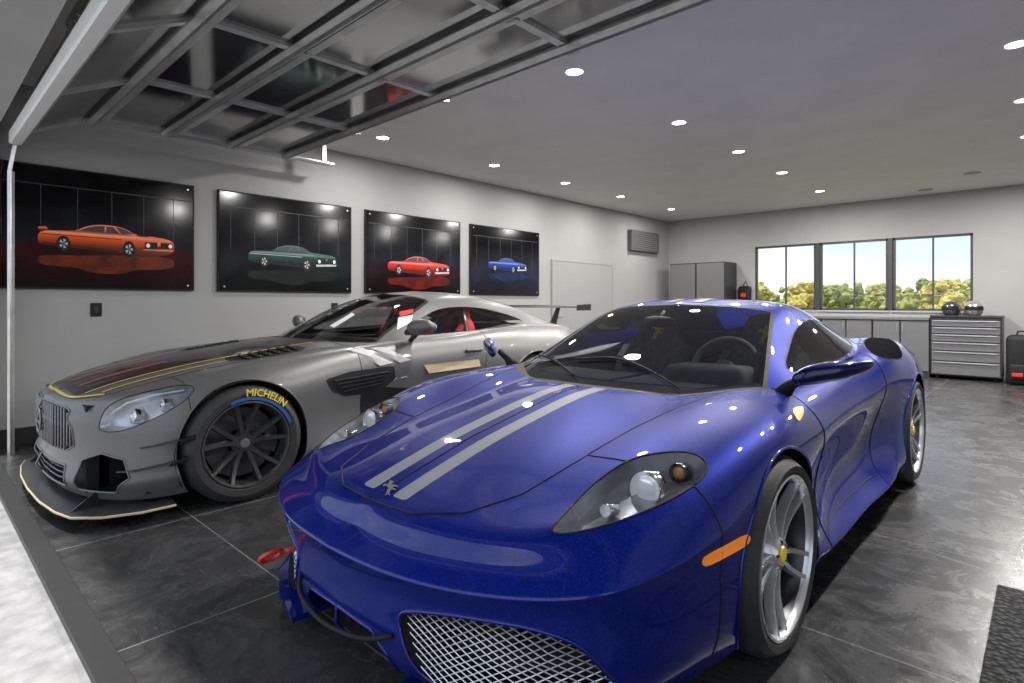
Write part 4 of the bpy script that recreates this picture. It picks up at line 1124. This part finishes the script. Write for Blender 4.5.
# ---- overhead door
gd=thing('overhead_garage_door','open overhead garage door with glass panels in metal rails','garage door',(-5.82,0,0))
DW=6.15
secs=[((2.80,2.74),(2.26,2.74)),((2.25,2.74),(1.70,2.74)),((1.69,2.74),(1.13,2.73)),((1.12,2.73),(.64,2.50))]
for si,((ya,za),(yb,zb)) in enumerate(secs):
    t=Vector((0,yb-ya,zb-za)); L=t.length; t.normalize(); n=Vector((0,-t.z,t.y)); 
    if n.z<0:n=-n
    fr=Matrix(((1,0,0,0),(0,t.y,n.y,ya),(0,t.z,n.z,za),(0,0,0,1)))
    b=NB(); 
    box(b,0,DW,0,.055,-.02,.03,M=fr); box(b,0,DW,L-.055,L,-.02,.03,M=fr)
    N=5
    for k in range(N+1):
        x=DW*k/N; box(b,max(0,x-.028),min(DW,x+.028),.05,L-.05,-.018,.028,M=fr)
    root=obj('door_section',b,M['doorframe'],gd)
    for k in range(N):
        b=NB(); box(b,DW*k/N+.02,DW*(k+1)/N-.02,.045,L-.045,.004,.010,M=fr); obj('glass_panel',b,M['doorglass'],root)
    b=NB()
    for q in((.055,.059),(.091,.095)): box(b,0,DW,q[0],q[1],-.065,-.02,M=fr)
    box(b,0,DW,.055,.095,-.024,-.02,M=fr)
    obj('strut',b,M['steel'],root)
    for k in range(N+1):
        b=NB()
        x=DW*k/N; box(b,max(x-.03,0),min(x+.03,DW),-.05,.055,-.03,-.018,M=fr); tube(b,[fr@Vector((x-.03 if x>0 else 0,-.005,-.032)),fr@Vector((x+.03,-.005,-.032))],.008,6)
        obj('hinge',b,M['silver'],root)
b=NB(); box(b,0,DW,.56,.64,2.40,2.50,.01,1); obj('bottom_rail',b,M['whitep'],gd)
for s,x in((0,-.05),(1,DW+.05)):
    b=NB(); pts=[(x,.57,0),(x,.57,2.2),(x,.60,2.4),(x,.70,2.58),(x,.88,2.69),(x,1.1,2.72),(x,3.3,2.72)]
    for dx in(-.02,.02): tube(b,[(p[0]+dx,p[1],p[2]) for p in pts],.012,5)
    box(b,x-.004,x+.004,.585,.60,0,2.2); box(b,x-.02,x+.02,1.1,3.32,2.735,2.745)
    obj('track',b,M['steel'],gd,smooth=False)
    for yy in(1.7,3.2):
        b=NB(); box(b,x-.02,x+.02,yy-.02,yy+.02,2.74,H); obj('track_hanger',b,M['steel'],gd)
    for yy in(2.8,2.25,1.69,1.12):
        b=NB(); lathe(b,[(-.02,.001),(-.02,.024),(.02,.024),(.02,.001)],14,Matrix.Translation((x,yy,2.72))); obj('roller',b,M['silver'],gd)
b=NB(); tube(b,[(0,.72,2.86),(DW,.72,2.86)],.02,8); 
for x in(1.5,2.9,4.3): 
    pts=[(x+.35*t-.0,.72+.045*math.cos(t*60),2.86+.045*math.sin(t*60)) for t in np.linspace(0,1,90)]
    tube(b,pts,.007,5)
obj('torsion_spring',b,M['doorframe'],gd)
# ---- outside behind the windows
m=mat('field_grass',(.30,.28,.10),.95,noise=.4,nscale=2)
b=NB(); box(b,-140,60,12.2,160,-.6,-.5); struct('ground_outside',b,m)
leaf=[mat('leaf_%d'%i,c,.9,noise=.6,nscale=2) for i,c in enumerate(((.30,.31,.08),(.46,.40,.10),(.22,.26,.07)))]
trunk=mat('bark',(.08,.06,.04),.9,noise=.3)
def tree(x,y,h,w,k,seed):
    rnd=random.Random(seed)
    o=thing('tree',['olive green leafy tree beyond the back windows','yellow-green autumn tree beyond the back windows','dark green bushy tree beyond the back windows'][k],'tree',(x,y,-.5),group=['olive trees outside','yellow trees outside','dark trees outside'][k])
    b=NB(); tube(b,[(0,0,0),(.1,0,h*.35),(0,0,h*.7)],.15,7,rs=[.18,.12,.06]); obj('trunk',b,trunk,o)
    b=NB()
    for i in range(40):
        a=rnd.uniform(0,6.28); r_=w*rnd.uniform(.06,.13); z=r_+.05+(h-2*r_)*rnd.uniform(0,1)**.9; rr_=w*.40*math.sqrt(rnd.uniform(0,1))*(1-.35*z/h)
        q=bmesh.ops.create_icosphere(b,subdivisions=2,radius=r_)
        for v in q['verts']: v.co=v.co*rnd.uniform(.65,1.3)+Vector((rr_*math.cos(a),rr_*math.sin(a),z))
    obj('crown',b,leaf[k],o)
i=0
for row,(yy,sp) in enumerate(((40,2.7),(43.2,2.7),(47,3.0),(51,3.0),(56,3.4))):
    for j in range(16):
        x=-.60*yy+j*sp+(row%2)*sp*.5-4
        if x>0: continue
        i+=1; rnd=random.Random(i*3+1); tree(x,yy+rnd.uniform(-.2,.2),rnd.uniform(2.0,2.8)*(yy/42)+.3,sp*1.02,(i*7+row)%3,i)
# ---- light, world, camera
w=bpy.data.worlds.new('World'); S.world=w; w.use_nodes=True; nt=w.node_tree; bg=nt.nodes['Background']
tc=nt.nodes.new('ShaderNodeTexCoord'); sp=nt.nodes.new('ShaderNodeSeparateXYZ'); nt.links.new(tc.outputs['Generated'],sp.inputs[0])
r=nt.nodes.new('ShaderNodeValToRGB'); e=r.color_ramp.elements; e[0].position=.0; e[0].color=(.76,.78,.80,1); e[1].position=.6; e[1].color=(.52,.58,.68,1); q=e.new(.12); q.color=(.50,.62,.78,1)
nt.links.new(sp.outputs['Z'],r.inputs[0])
ns=nt.nodes.new('ShaderNodeTexNoise'); ns.inputs['Scale'].default_value=3; ns.inputs['Detail'].default_value=6; mp=nt.nodes.new('ShaderNodeMapping'); mp.inputs['Scale'].default_value=(1,1,3.5); nt.links.new(tc.outputs['Generated'],mp.inputs[0]); nt.links.new(mp.outputs[0],ns.inputs['Vector'])
cr=nt.nodes.new('ShaderNodeValToRGB'); cr.color_ramp.elements[0].position=.48; cr.color_ramp.elements[1].position=.70; nt.links.new(ns.outputs['Fac'],cr.inputs[0])
mx=nt.nodes.new('ShaderNodeMixRGB'); nt.links.new(cr.outputs[0],mx.inputs[0]); nt.links.new(r.outputs[0],mx.inputs[1]); mx.inputs[2].default_value=(.92,.91,.90,1)
nt.links.new(mx.outputs[0],bg.inputs['Color']); bg.inputs['Strength'].default_value=1.15
sl=bpy.data.lights.new('sun','SUN'); sl.energy=3.2; sl.angle=.05; sl.color=(1,.95,.88); so=bpy.data.objects.new('sun',sl); link(so); so.rotation_euler=(math.radians(7),0,0)
cd=bpy.data.cameras.new('Camera'); co=bpy.data.objects.new('Camera',cd); link(co); co.location=CAM; co.rotation_euler=(math.pi/2,0,A); cd.lens=F/1024*36; cd.shift_y=-38.5/1024; cd.clip_start=.05; cd.clip_end=500
S.camera=co
S.view_settings.view_transform='Standard'; S.view_settings.exposure=.5
